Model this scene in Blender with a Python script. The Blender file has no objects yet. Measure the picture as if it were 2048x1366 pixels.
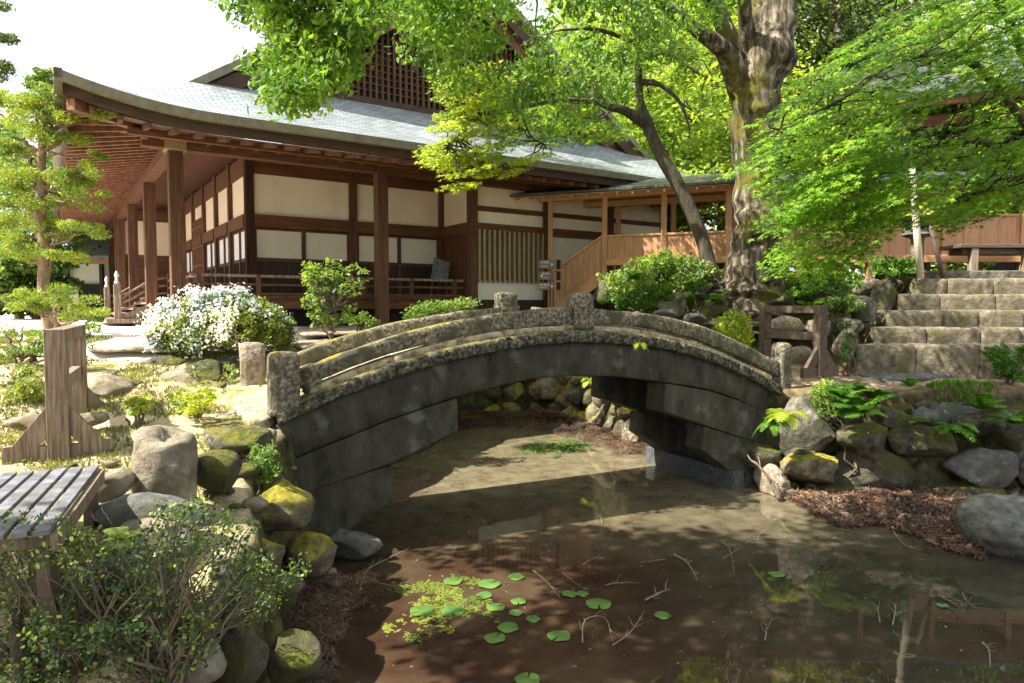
import bpy, math, random
import numpy as np
from mathutils import Vector, Matrix, noise as mnoise
rnd = random.Random(7)
rng = np.random.default_rng(11)
SC = bpy.context.scene
COL = SC.collection

# ------------------------------------------------------------------ camera
EYE = 2.9                                   # height of the eye over the pond
FPX = 1365.0                                # focal length in pixels of the 2048 px wide frame
PITCH = math.atan(71.0 / FPX)
cam_d = bpy.data.cameras.new('camera'); cam_d.sensor_width = 36.0; cam_d.lens = FPX / 2048 * 36
cam_d.clip_start = 0.05; cam_d.clip_end = 600
cam = bpy.data.objects.new('camera', cam_d); COL.objects.link(cam)
cam.location = (0, 0, EYE); cam.rotation_euler = (math.pi / 2 - PITCH, 0, 0)
SC.camera = cam

# ------------------------------------------------------------------ light
SUN_EL = math.radians(50); SUN_AZ = math.atan2(-0.93, -0.36)
w = bpy.data.worlds.new('World'); SC.world = w; w.use_nodes = True
nt = w.node_tree; bg = nt.nodes['Background']
sky = nt.nodes.new('ShaderNodeTexSky'); sky.sky_type = 'NISHITA'; sky.sun_disc = False
sky.sun_elevation = SUN_EL; sky.sun_rotation = SUN_AZ
sky.air_density = 1.0; sky.dust_density = 6.0; sky.ozone_density = 1.0
hazy = nt.nodes.new('ShaderNodeMix'); hazy.data_type = 'RGBA'; hazy.inputs[0].default_value = .6; nt.links.new(sky.outputs[0], hazy.inputs[6]); hazy.inputs[7].default_value = (6.6, 6.7, 6.9, 1)   # thin white haze over the blue
nt.links.new(hazy.outputs[2], bg.inputs[0]); bg.inputs[1].default_value = 0.108
sun_d = bpy.data.lights.new('sun', 'SUN'); sun_d.energy = 5.0; sun_d.angle = math.radians(0.5)
sun_d.color = (1.0, 0.93, 0.80)
sun = bpy.data.objects.new('sun', sun_d); COL.objects.link(sun)
SD = Vector((math.sin(SUN_AZ) * math.cos(SUN_EL), math.cos(SUN_AZ) * math.cos(SUN_EL), math.sin(SUN_EL)))
sun.rotation_euler = SD.to_track_quat('Z', 'Y').to_euler()
SC.view_settings.view_transform = 'Standard'; SC.view_settings.look = 'None'
SC.view_settings.exposure = 1.5; SC.view_settings.gamma = 1.0
SC.cycles.max_bounces = 8; SC.cycles.diffuse_bounces = 4; SC.cycles.transmission_bounces = 4
SC.cycles.transparent_max_bounces = 4
SC.cycles.caustics_reflective = False; SC.cycles.caustics_refractive = False

# ------------------------------------------------------------------ photo pixel -> world
_ct, _st = math.cos(PITCH), math.sin(PITCH)
def ray(x, y):
    rx = (x - 1024) / FPX; ry = (683 - y) / FPX
    return np.array([rx, _ct + ry * _st, -_st + ry * _ct])
def P(x, y, Y):
    d = ray(x, y); return np.array([0, 0, EYE]) + d * (Y / d[1])
def Pz(x, y, z=0.0):
    d = ray(x, y); return np.array([0, 0, EYE]) + d * ((z - EYE) / d[2])
def Pn(x, y, p0, n):
    d = ray(x, y); o = np.array([0, 0, EYE]); p0 = np.asarray(p0, float); n = np.asarray(n, float)
    return o + d * (np.dot(p0 - o, n) / np.dot(d, n))

# ------------------------------------------------------------------ mesh building
A = np.asarray
def unit(v): v = np.asarray(v, float); return v / (np.linalg.norm(v) + 1e-12)
def yawm(a): c, s = math.cos(a), math.sin(a); return np.array([[c, -s, 0], [s, c, 0], [0, 0, 1.0]])
INV = {}
def tag(o, label=None, cat=None, group=None, kind=None):
    if label: o['label'] = label
    if cat: o['category'] = cat
    if group: o['group'] = group
    if kind: o['kind'] = kind
    return o
def thing(name, loc, label, cat, group=None, rz=0.0):
    o = bpy.data.objects.new(name, None); COL.objects.link(o); o.empty_display_size = 0.2
    o.location = tuple(float(c) for c in loc); o.rotation_euler = (0, 0, rz)
    INV[o.name] = (Matrix.Translation(o.location) @ Matrix.Rotation(rz, 4, 'Z')).inverted()
    return tag(o, label, cat, group)
class MB:
    def __init__(s): s.v = []; s.f = []; s.uv = None
    def add(s, vs, fs):
        k = len(s.v); s.v.extend([tuple(float(c) for c in v) for v in vs]); s.f.extend([tuple(i + k for i in f) for f in fs]); return s
    def box(s, c, size, R=None):
        c = A(c, float); h = A(size, float) / 2
        vs = []
        for z in (-1, 1):
            for y in (-1, 1):
                for x in (-1, 1):
                    p = A([x, y, z]) * h
                    if R is not None: p = R @ p
                    vs.append(c + p)
        return s.add(vs, [(0, 2, 3, 1), (4, 5, 7, 6), (0, 1, 5, 4), (2, 6, 7, 3), (0, 4, 6, 2), (1, 3, 7, 5)])
    def beam(s, p0, p1, wd, ht, up=(0, 0, 1)):
        p0 = A(p0, float); p1 = A(p1, float); d = unit(p1 - p0)
        if abs(np.dot(d, unit(up))) > .98: up = (0, 1, 0)
        sd = unit(np.cross(d, A(up, float))); u = np.cross(sd, d)
        R = np.column_stack([d, sd, u])
        return s.box((p0 + p1) / 2, (np.linalg.norm(p1 - p0), wd, ht), R)
    def prism(s, pts, vec):
        n = len(pts); pts = [A(p, float) for p in pts]; vec = A(vec, float)
        k = [p + vec for p in pts]
        fs = [tuple(range(n))[::-1], tuple(range(n, 2 * n))] + [(i, (i + 1) % n, n + (i + 1) % n, n + i) for i in range(n)]
        return s.add(pts + k, fs)
    def tube(s, pts, rad, n=8, jit=0.0, caps=True, seed=0):
        pts = [A(p, float) for p in pts]; m = len(pts)
        if np.isscalar(rad): rad = [rad] * m
        fr = None; vs = []
        for i in range(m):
            d = unit(pts[min(i + 1, m - 1)] - pts[max(i - 1, 0)])
            if fr is None:
                a = A([0, 0, 1.0]) if abs(d[2]) < .9 else A([1.0, 0, 0]); fr = unit(np.cross(d, a))
            fr = unit(fr - d * np.dot(fr, d)); b = np.cross(d, fr)
            for j in range(n):
                t = 2 * math.pi * j / n
                r = rad[i]
                if jit:
                    q = pts[i] + (fr * math.cos(t) + b * math.sin(t)) * r
                    r *= 1 + jit * mnoise.noise(Vector(q * (1.2 / max(r, .02) * .6)) + Vector((seed, 0, 0)))
                vs.append(pts[i] + (fr * math.cos(t) + b * math.sin(t)) * r)
        fs = []
        for i in range(m - 1):
            for j in range(n):
                a = i * n + j; b2 = i * n + (j + 1) % n
                fs.append((a, b2, b2 + n, a + n))
        if caps: fs.append(tuple(range(n))[::-1]); fs.append(tuple(range((m - 1) * n, m * n)))
        return s.add(vs, fs)
    def loft(s, rings, caps=True):
        n = len(rings[0]); vs = [p for r in rings for p in r]; fs = []
        for i in range(len(rings) - 1):
            for j in range(n):
                a = i * n + j; b = i * n + (j + 1) % n; fs.append((a, b, b + n, a + n))
        if caps: fs.append(tuple(range(n))[::-1]); k = (len(rings) - 1) * n; fs.append(tuple(range(k, k + n)))
        return s.add(vs, fs)
    def jitter(s, amp, sc, seed=0):
        o = Vector((seed * 3.1, 0, 0))
        s.v = [tuple(Vector(v) + mnoise.noise_vector(Vector(v) * sc + o) * amp) for v in s.v]; return s
    def build(s, name, mat, parent=None, smooth=False, bevel=0.0, **tg):
        me = bpy.data.meshes.new(name)
        vs = s.v
        if parent is not None:
            M = INV[parent_root(parent).name]; vs = [M @ Vector(v) for v in vs]
        me.from_pydata(vs, [], s.f); me.validate(); me.update()
        if smooth:
            me.shade_smooth()
        if s.uv is not None:
            uvl = me.uv_layers.new(name='UVMap')
            for lp in me.loops: uvl.data[lp.index].uv = s.uv[lp.vertex_index]
        me.materials.append(mat)
        o = bpy.data.objects.new(name, me); COL.objects.link(o)
        if parent is not None: o.parent = parent
        if bevel:
            b = o.modifiers.new('bevel', 'BEVEL'); b.width = bevel; b.segments = 2; b.limit_method = 'ANGLE'
        tag(o, **tg)
        return o
def parent_root(p):
    while p.parent is not None: p = p.parent
    return p
def np_mesh(name, verts, k, mat, parent=None, smooth=False, mats=None, midx=None, **tg):
    """verts: (n*k,3) — n separate k-gons"""
    verts = np.asarray(verts, np.float32)
    if parent is not None:
        M = np.array(INV[parent_root(parent).name]); verts = verts @ M[:3, :3].T.astype(np.float32) + M[:3, 3].astype(np.float32)
    n = len(verts) // k
    me = bpy.data.meshes.new(name)
    me.vertices.add(n * k); me.vertices.foreach_set('co', verts.ravel())
    me.loops.add(n * k); me.loops.foreach_set('vertex_index', np.arange(n * k, dtype=np.int32))
    me.polygons.add(n); me.polygons.foreach_set('loop_start', np.arange(n, dtype=np.int32) * k)
    me.materials.append(mat)
    if midx is not None:
        for m2 in mats: me.materials.append(m2)
        me.polygons.foreach_set('material_index', midx.astype(np.int32))
    me.update(calc_edges=True)
    o = bpy.data.objects.new(name, me); COL.objects.link(o)
    if parent is not None: o.parent = parent
    return tag(o, **tg)

# ------------------------------------------------------------------ materials
def _mat(name):
    m = bpy.data.materials.new(name); m.use_nodes = True
    return m, m.node_tree, m.node_tree.nodes['Principled BSDF']
def ramp(nt, stops):
    r = nt.nodes.new('ShaderNodeValToRGB')
    while len(r.color_ramp.elements) < len(stops): r.color_ramp.elements.new(0.5)
    for e, (p, c) in zip(r.color_ramp.elements, stops): e.position = p; e.color = (*c, 1)
    return r
def MT(name, cols, scale=4.0, stretch=(1, 1, 1), rough=.8, bump=.2, bscale=None, moss=None, mix2=None, coord='Object', spec=.3, detail=8, bdist=.03):
    m, nt, bs = _mat(name); L = nt.links.new
    tc = nt.nodes.new('ShaderNodeTexCoord'); mp = nt.nodes.new('ShaderNodeMapping'); mp.inputs['Scale'].default_value = stretch
    L(tc.outputs[coord], mp.inputs[0])
    n1 = nt.nodes.new('ShaderNodeTexNoise'); n1.inputs['Scale'].default_value = scale; n1.inputs['Detail'].default_value = detail
    n1.inputs['Roughness'].default_value = .62
    L(mp.outputs[0], n1.inputs['Vector'])
    r = ramp(nt, cols); L(n1.outputs['Fac'], r.inputs[0]); out = r.outputs[0]
    if mix2:                                   # (color, scale, lo, hi) blotches
        n2 = nt.nodes.new('ShaderNodeTexNoise'); n2.inputs['Scale'].default_value = mix2[1]; n2.inputs['Detail'].default_value = 5
        L(tc.outputs[coord], n2.inputs['Vector'])
        r2 = ramp(nt, [(mix2[2], (0, 0, 0)), (mix2[3], (1, 1, 1))]); L(n2.outputs['Fac'], r2.inputs[0])
        mx = nt.nodes.new('ShaderNodeMix'); mx.data_type = 'RGBA'; L(r2.outputs[0], mx.inputs[0]); L(out, mx.inputs[6])
        mx.inputs[7].default_value = (*mix2[0], 1); out = mx.outputs[2]
    if moss:                                   # (color, scale, threshold on normal.z + noise, softness)
        g = nt.nodes.new('ShaderNodeNewGeometry'); sp = nt.nodes.new('ShaderNodeSeparateXYZ'); L(g.outputs['Normal'], sp.inputs[0])
        n3 = nt.nodes.new('ShaderNodeTexNoise'); n3.inputs['Scale'].default_value = moss[1]; n3.inputs['Detail'].default_value = 6
        L(tc.outputs[coord], n3.inputs['Vector'])
        ad = nt.nodes.new('ShaderNodeMath'); ad.operation = 'MULTIPLY_ADD'; L(sp.outputs['Z'], ad.inputs[0]); ad.inputs[1].default_value = .5; L(n3.outputs['Fac'], ad.inputs[2])
        rr = ramp(nt, [(max(0, moss[2]), (0, 0, 0)), (min(1, moss[2] + moss[3]), (1, 1, 1))]); L(ad.outputs[0], rr.inputs[0])
        mx = nt.nodes.new('ShaderNodeMix'); mx.data_type = 'RGBA'; L(rr.outputs[0], mx.inputs[0]); L(out, mx.inputs[6])
        n4 = nt.nodes.new('ShaderNodeTexNoise'); n4.inputs['Scale'].default_value = moss[1] * 6
        L(tc.outputs[coord], n4.inputs['Vector'])
        mc = moss[0]; r4 = ramp(nt, [(.3, tuple(c * .5 for c in mc)), (.7, tuple(min(1, c * 1.4) for c in mc))]); L(n4.outputs['Fac'], r4.inputs[0])
        L(r4.outputs[0], mx.inputs[7]); out = mx.outputs[2]
    L(out, bs.inputs['Base Color'])
    bs.inputs['Roughness'].default_value = rough; bs.inputs['Specular IOR Level'].default_value = spec
    if bump:
        nb = nt.nodes.new('ShaderNodeTexNoise'); nb.inputs['Scale'].default_value = bscale or scale * 4; nb.inputs['Detail'].default_value = 8; nb.inputs['Roughness'].default_value = .7
        L(mp.outputs[0], nb.inputs['Vector'])
        b = nt.nodes.new('ShaderNodeBump'); b.inputs['Strength'].default_value = min(1, bump); b.inputs['Distance'].default_value = bdist
        L(nb.outputs['Fac'], b.inputs['Height']); L(b.outputs[0], bs.inputs['Normal'])
    return m
def leafmat(name, stops, trans=.45, rough=.5, tint=(1.25, 1.15, .5), var=.5, vs=1.6):
    m, nt, bs = _mat(name); L = nt.links.new
    g = nt.nodes.new('ShaderNodeNewGeometry'); r = ramp(nt, stops); L(g.outputs['Random Per Island'], r.inputs[0])
    tcx = nt.nodes.new('ShaderNodeTexCoord'); nz = nt.nodes.new('ShaderNodeTexNoise'); nz.inputs['Scale'].default_value = vs; nz.inputs['Detail'].default_value = 3; L(tcx.outputs['Object'], nz.inputs['Vector'])
    vr = ramp(nt, [(.36, (1 - var, 1 - var * .8, 1 - var * .6)), (.64, (1 + var * .5, 1 + var * .35, 1 + var * .1))]); L(nz.outputs['Fac'], vr.inputs[0])
    vm = nt.nodes.new('ShaderNodeMix'); vm.data_type = 'RGBA'; vm.blend_type = 'MULTIPLY'; vm.inputs[0].default_value = 1; L(r.outputs[0], vm.inputs[6]); L(vr.outputs[0], vm.inputs[7])
    L(vm.outputs[2], bs.inputs['Base Color']); bs.inputs['Roughness'].default_value = rough; bs.inputs['Specular IOR Level'].default_value = .35
    tr = nt.nodes.new('ShaderNodeBsdfTranslucent')
    mu = nt.nodes.new('ShaderNodeMix'); mu.data_type = 'RGBA'; mu.blend_type = 'MULTIPLY'; mu.inputs[0].default_value = 1
    L(vm.outputs[2], mu.inputs[6]); mu.inputs[7].default_value = (*tint, 1); L(mu.outputs[2], tr.inputs[0])
    ms = nt.nodes.new('ShaderNodeMixShader'); ms.inputs[0].default_value = trans
    L(bs.outputs[0], ms.inputs[1]); L(tr.outputs[0], ms.inputs[2]); L(ms.outputs[0], nt.nodes['Material Output'].inputs[0])
    return m
def flat(name, c, rough=.6, bump=0):
    return MT(name, [(.3, tuple(x * .82 for x in c)), (.7, tuple(min(1, x * 1.12) for x in c))], scale=3, rough=rough, bump=bump)

M = {}
M['post'] = MT('old_post_wood', [(.25, (.045, .02, .011)), (.55, (.12, .055, .03)), (.8, (.22, .12, .07))], 2.5, (9, 9, .6), .7, .5)
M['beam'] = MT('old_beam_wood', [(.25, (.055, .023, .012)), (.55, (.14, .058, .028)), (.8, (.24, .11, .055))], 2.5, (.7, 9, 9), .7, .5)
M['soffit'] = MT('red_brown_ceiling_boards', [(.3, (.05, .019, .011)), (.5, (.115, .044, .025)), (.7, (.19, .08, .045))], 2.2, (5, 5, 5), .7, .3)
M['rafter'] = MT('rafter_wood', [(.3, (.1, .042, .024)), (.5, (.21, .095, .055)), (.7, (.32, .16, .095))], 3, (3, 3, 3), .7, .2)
M['darkboard'] = MT('dark_fascia_board', [(.3, (.035, .02, .014)), (.7, (.09, .05, .035))], 3, (1, 1, 6), .7, .2)
M['fascia'] = MT('weathered_roof_edge', [(.3, (.13, .115, .085)), (.7, (.24, .21, .155))], 5, (1, 1, 1), .75, .3)
M['capital'] = MT('pale_bracket_wood', [(.3, (.24, .15, .085)), (.7, (.42, .3, .18))], 6, (1, 1, 4), .75, .3)  # paler wood for the capital and bracket ends
M['plaster'] = MT('cream_plaster', [(.32, (.76, .66, .52)), (.5, (.86, .77, .63)), (.7, (.9, .82, .68))], 1.1, (1, 1, .5), rough=.9, bump=.08, mix2=((.7, .59, .45), .8, .56, .75))
M['plaster_l'] = MT('sidelit_plaster', [(.3, (.76, .62, .48)), (.7, (.84, .70, .56))], 1.5, rough=.9, bump=.08)  # side wall copy of the plaster, tinted for the light it catches
M['shoji'] = MT('shoji_paper', [(.3, (.66, .61, .52)), (.7, (.74, .69, .59))], 2, rough=.9, bump=.05)
M['shoji_l'] = MT('sidelit_shoji_paper', [(.3, (.75, .74, .78)), (.7, (.85, .84, .88))], 2, rough=.9, bump=.02)  # side wall copy of the paper; bluish reflected light is in its colour
M['lattice'] = MT('bamboo_lattice', [(.3, (.22, .17, .1)), (.7, (.4, .32, .2))], 3, (6, 6, .8), .7, .3)
M['latback'] = MT('lattice_backing', [(.3, (.13, .10, .06)), (.7, (.24, .19, .12))], 3, (1, 1, 1), .8, .1)
M['wains'] = MT('dark_wainscot_boards', [(.3, (.022, .015, .012)), (.7, (.07, .045, .033))], 3, (9, 9, .6), .7, .3)
M['whitewall'] = MT('lower_white_plaster', [(.3, (.68, .68, .6)), (.7, (.78, .77, .68))], 2, rough=.9, bump=.05)
M['cedar'] = MT('new_cedar_wood', [(.25, (.33, .17, .085)), (.55, (.46, .255, .14)), (.8, (.56, .34, .2))], 2.2, (6, 6, .7), .65, .25)
M['cedarh'] = MT('new_cedar_beam', [(.25, (.4, .2, .09)), (.55, (.54, .3, .145)), (.8, (.64, .4, .22))], 2.2, (.8, 6, 6), .65, .25)
M['greywood'] = MT('weathered_grey_wood', [(.3, (.09, .062, .045)), (.46, (.22, .16, .12)), (.58, (.31, .24, .185)), (.72, (.42, .34, .27))], 4, (9, 9, .6), .85, .7, 9, mix2=((.16, .14, .09), 1.6, .54, .7))
M['slat'] = MT('bench_slat_wood', [(.3, (.07, .07, .08)), (.5, (.145, .148, .17)), (.7, (.24, .245, .275))], 9, (1, 1, 1), .65, .4, mix2=((.1, .09, .08), 3, .52, .68))  # grey wood; the sky's blue reflection is put into its colour
M['browndark'] = MT('dark_brown_plank', [(.3, (.06, .042, .033)), (.7, (.15, .108, .085))], 4, (.8, 4, 4), .7, .3)
M['granite'] = MT('lichened_granite', [(.36, (.06, .052, .036)), (.47, (.16, .14, .1)), (.57, (.29, .26, .19)), (.7, (.52, .475, .375))], 24, rough=.95, bump=1, bscale=22, bdist=.05,
                  mix2=((.10, .10, .065), 3.0, .5, .62), moss=((.25, .22, .03), 3.5, .97, .12))
M['granite_pink'] = MT('pinkish_granite', [(.34, (.14, .11, .085)), (.48, (.32, .26, .21)), (.6, (.46, .39, .32)), (.72, (.56, .49, .42))], 16, rough=.95, bump=1, bscale=24, bdist=.05, mix2=((.17, .15, .08), 3, .52, .66))
M['mossedge'] = MT('moss_edged_granite', [(.38, (.03, .028, .019)), (.5, (.1, .093, .066)), (.6, (.23, .215, .165)), (.72, (.46, .44, .37))], 20, rough=.95, bump=1, bscale=20, bdist=.06,
                  moss=((.2, .18, .05), 5, .82, .2))
M['mosstop'] = MT('moss_on_paving', [(.36, (.16, .13, .085)), (.48, (.36, .30, .2)), (.6, (.48, .41, .29)), (.7, (.58, .51, .38))], 9, rough=.95, bump=.8, bscale=30,
                  moss=((.30, .29, .12), 4, 1.0, .2))
M['rib'] = MT('shaded_rib_stone', [(.32, (.03, .029, .02)), (.46, (.058, .056, .04)), (.58, (.078, .075, .054)), (.74, (.12, .116, .087))], 5, (1, 1, .55), rough=.85, bump=1, bscale=16, bdist=.05, detail=12,
              mix2=((.135, .145, .115), 2.6, .6, .68), moss=((.16, .15, .03), 4, 1.0, .15))  # shade on the ribs and corbels is put into this dark colour
M['rock'] = MT('boulder_stone', [(.32, (.05, .047, .038)), (.45, (.14, .13, .105)), (.58, (.24, .22, .18)), (.72, (.42, .39, .33))], 6, rough=.95, bump=1, bscale=14, bdist=.09, mix2=((.07, .075, .045), 2.2, .5, .62),
               moss=((.12, .125, .02), 3.0, .95, .12))
M['rockpale'] = MT('pale_boulder_stone', [(.32, (.15, .12, .085)), (.46, (.3, .255, .19)), (.6, (.42, .365, .28)), (.74, (.55, .49, .4))], 7, rough=.95, bump=1, bscale=16, bdist=.08, mix2=((.2, .165, .1), 2.5, .5, .64))
M['rockmoss'] = MT('mossy_boulder_stone', [(.32, (.035, .033, .024)), (.46, (.1, .09, .065)), (.6, (.18, .165, .12)), (.74, (.33, .3, .23))], 6, rough=.95, bump=1, bscale=14, bdist=.09, mix2=((.09, .095, .03), 3, .48, .6),
               moss=((.13, .135, .02), 2.5, .8, .2))
M['rockgrey'] = MT('grey_boulder_stone', [(.32, (.07, .072, .068)), (.5, (.14, .14, .132)), (.7, (.24, .24, .225))], 9, rough=.9, bump=.8, bscale=26, bdist=.05, mix2=((.09, .09, .075), 2, .5, .62))
M['yellowmoss'] = MT('sunlit_yellow_moss_stone', [(.32, (.08, .065, .04)), (.5, (.2, .17, .11)), (.7, (.36, .32, .24))], 6, rough=.95, bump=1, bscale=14, bdist=.09,
               moss=((.34, .30, .04), 2.2, .62, .25))  # yellow moss, its colour brightened for sunlight on the wall beyond the bridge
M['stepstone'] = MT('tan_step_stone', [(.3, (.07, .06, .04)), (.46, (.16, .135, .092)), (.58, (.24, .208, .15)), (.72, (.38, .335, .255))], 6, rough=.95, bump=1, bscale=12, bdist=.06,
               mix2=((.14, .13, .06), 2.4, .52, .64))
M['bark'] = MT('old_tree_bark', [(.38, (.022, .017, .011)), (.47, (.085, .066, .043)), (.54, (.2, .165, .115)), (.64, (.46, .4, .3))], 1.6, (5, 5, .9), .95, 1, 4, bdist=.12,
               mix2=((.17, .15, .03), 1.3, .5, .6))
M['barkdark'] = MT('dark_tree_bark', [(.3, (.035, .03, .02)), (.55, (.1, .085, .06)), (.75, (.22, .19, .14))], 3, (5, 5, 1.2), .95, 1, 12)
M['barkpine'] = MT('pale_pine_bark', [(.3, (.16, .1, .065)), (.55, (.32, .22, .15)), (.75, (.45, .34, .25))], 6, (3, 3, 1), .95, 1, 20)
M['twig'] = MT('dry_pale_twig', [(.3, (.14, .12, .09)), (.7, (.34, .3, .24))], 8, rough=.9, bump=.3)
M['twigdark'] = MT('brown_twig', [(.3, (.08, .06, .04)), (.7, (.2, .16, .11))], 8, rough=.9, bump=.3)
M['bamboo'] = MT('bleached_bamboo', [(.3, (.55, .48, .37)), (.7, (.72, .66, .54))], 6, (1, 1, 3), .6, .1)
M['silver'] = flat('pale_metal_cap', (.55, .58, .6), .4)
M['signface'] = flat('brown_sign_face', (.16, .11, .09), .5)
M['white'] = flat('white_paint', (.8, .8, .78), .6)
M['darkroof'] = MT('dark_metal_roof', [(.3, (.035, .038, .038)), (.7, (.09, .098, .1))], 3, (1, 1, 1), .45, .1, spec=.5)
M['black'] = flat('dark_and_shade_boards', (.02, .017, .015), .8)  # near-black boards; under the hall floor the colour stands in for shade
M['tileroof'] = MT('blue_grey_tile_roof', [(.3, (.25, .31, .37)), (.7, (.36, .42, .48))], 4, (1, 1, 1), .5, .2)
M['mesh'] = MT('gabion_mesh_wall', [(.4, (.03, .035, .04)), (.6, (.14, .15, .16))], 9, (9, 9, 1), .8, .5)

# leaves
def lerp3(a, b, t): return tuple(x + (y - x) * t for x, y in zip(a, b))
def LM(name, dark, light, **k): return leafmat(name, [(0, dark), (.5, lerp3(dark, light, .5)), (1, light)], **k)
M['L_maple'] = LM('maple_leaves', (.11, .28, .02), (.34, .56, .05), trans=.6)
M['L_zel'] = LM('hanging_leaves', (.09, .22, .035), (.32, .52, .09), trans=.5)
M['L_yellow'] = LM('young_maple_leaves', (.34, .48, .04), (.6, .7, .1), trans=.55)
M['L_mid'] = LM('mid_green_leaves', (.12, .26, .025), (.32, .5, .05), trans=.55)
M['L_far'] = LM('far_forest_leaves', (.2, .32, .04), (.5, .62, .1), trans=.55)
M['L_fardark'] = LM('far_conifer_leaves', (.035, .07, .015), (.13, .2, .04), trans=.35)
M['L_pine'] = LM('pine_needles', (.13, .22, .03), (.4, .5, .07), trans=.35, tint=(1.2, 1.1, .5))
M['L_pinedk'] = LM('shaded_pine_needles', (.05, .1, .03), (.15, .2, .05), trans=.3)
M['L_bg'] = LM('back_garden_leaves', (.09, .17, .04), (.24, .38, .08), trans=.45)  # lightened, so the distance haze sits in the leaf colour
M['L_azal'] = LM('azalea_leaves', (.12, .17, .03), (.3, .38, .08), trans=.35)
M['L_shrub'] = LM('shrub_leaves', (.1, .2, .03), (.32, .45, .09), trans=.45)
M['L_box'] = leafmat('glossy_bush_leaves', [(0, (.035, .085, .03)), (.6, (.09, .17, .045)), (.85, (.3, .4, .08)), (1, (.5, .58, .12))], trans=.3, rough=.35)
M['L_fern'] = LM('fern_fronds', (.05, .15, .015), (.15, .33, .03), trans=.45)
M['L_fernY'] = LM('yellow_fern_fronds', (.25, .36, .03), (.45, .52, .06), trans=.5)
M['flower'] = leafmat('white_azalea_petals', [(0, (.85, .84, .78)), (1, (.95, .94, .92))], trans=.3, tint=(1, 1, 1))
M['lily'] = LM('lily_pad_green', (.07, .17, .04), (.16, .27, .07), trans=.15, rough=.35)
M['litter'] = LM('red_brown_leaf_litter', (.04, .02, .014), (.3, .18, .125), trans=.05, tint=(1, 1, 1))
M['grass'] = LM('short_grass', (.12, .15, .035), (.4, .4, .15), trans=.4)
# ------------------------------------------------------------------ leaf clouds, rocks, tubes
SH = {  # flat leaf outlines (x along the leaf, y across)
 'rhomb': [(-.5, 0), (0, -.28), (.5, 0), (0, .28)],
 'oval': [(-.5, 0), (-.2, -.26), (.25, -.24), (.55, 0), (.25, .24), (-.2, .26)],
 'long': [(-.5, 0), (-.1, -.14), (.6, 0), (-.1, .14)],
 'needle': [(-.5, -.035), (.5, -.02), (.5, .02), (-.5, .035)],
}
_m = []
for _i, (_a, _r) in enumerate([(-130, .34), (-72, .5), (-36, .0), (0, .6)]): pass
def _maple():
    lob = [(-118, .36), (-58, .5), (0, .62), (58, .5), (118, .36)]; pts = [(-.12, -.03)]
    for i, (a, r) in enumerate(lob):
        t = math.radians(a); pts.append((r * math.cos(t), r * math.sin(t)))
        if i < 4:
            t2 = math.radians((a + lob[i + 1][0]) / 2); pts.append((.16 * math.cos(t2), .16 * math.sin(t2)))
    pts.append((-.12, .03)); return pts
SH['maple'] = _maple(); SH['broad'] = [(-.5, 0), (-.15, -.2), (.2, -.2), (.62, 0), (.2, .2), (-.15, .2)]
def rot_frames(N, T):
    N = N / (np.linalg.norm(N, axis=1, keepdims=True) + 1e-9)
    T = T - N * np.sum(N * T, 1, keepdims=True); T = T / (np.linalg.norm(T, axis=1, keepdims=True) + 1e-9)
    return N, T, np.cross(N, T)
def leaf_verts(C, N, T, S, shape, fold=.25):
    N, T, B = rot_frames(N, T); sh = np.array(SH[shape]); out = np.empty((len(C), len(sh), 3))
    for i, (x, y) in enumerate(sh):
        out[:, i] = C + S[:, None] * (T * x + B * y - N * fold * (abs(y) + .4 * x * x))
    return out.reshape(-1, 3)
def cloud(centers, radii, per, size, shape, nbias=(0, 0, 1), nspread=.7, tdir=None, tspread=.6, shell=.35, tilt=None, szvar=.35):
    """leaves in flattened ellipsoid clumps. radii (n,3) ; tilt: (n,3) slope direction that tips the clump plane"""
    centers = np.asarray(centers, float); n = len(centers); radii = np.broadcast_to(np.asarray(radii, float), (n, 3))
    tot = n * per; idx = np.repeat(np.arange(n), per)
    q = rng.normal(size=(tot, 3)); q /= np.linalg.norm(q, axis=1, keepdims=True)
    r = shell + (1 - shell) * rng.random(tot) ** .6; r *= 1 + .25 * rng.normal(size=tot) * .5
    off = q * r[:, None] * radii[idx]
    if tilt is not None:
        tl = np.asarray(tilt, float); tl = np.broadcast_to(tl, (n, 3))[idx]
        hor = tl[:, :2] / (np.linalg.norm(tl[:, :2], axis=1, keepdims=True) + 1e-9)
        off[:, 2] += np.sum(off[:, :2] * hor, 1) * tl[:, 2]
    C = centers[idx] + off
    N = np.asarray(nbias) + nspread * rng.normal(size=(tot, 3))
    T = rng.normal(size=(tot, 3)) * (tspread if tdir is not None else 1)
    if tdir is not None: T = T + np.asarray(tdir)
    S = size * (1 + szvar * rng.normal(size=tot).clip(-1.6, 1.6))
    return leaf_verts(C, N, T, S, shape)
def in_poly(x, y, poly):
    ins = False; j = len(poly) - 1
    for i in range(len(poly)):
        xi, yi = poly[i]; xj, yj = poly[j]
        if (yi > y) != (yj > y) and x < (xj - xi) * (y - yi) / (yj - yi) + xi: ins = not ins
        j = i
    return ins
def region(poly, n, Y0, Y1, mind=0):
    """n world points whose places fill a patch of the picture between two distances"""
    xs = [p[0] for p in poly]; ys = [p[1] for p in poly]; out = []; px = []; tries = 0
    while len(out) < n and tries < n * 80:
        tries += 1
        x = rnd.uniform(min(xs), max(xs)); y = rnd.uniform(min(ys), max(ys))
        if not in_poly(x, y, poly): continue
        if mind and any((x - a) ** 2 + (y - b) ** 2 < mind * mind for a, b in px): continue
        px.append((x, y)); out.append(P(x, y, rnd.uniform(Y0, Y1)))
    return np.array(out)
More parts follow.
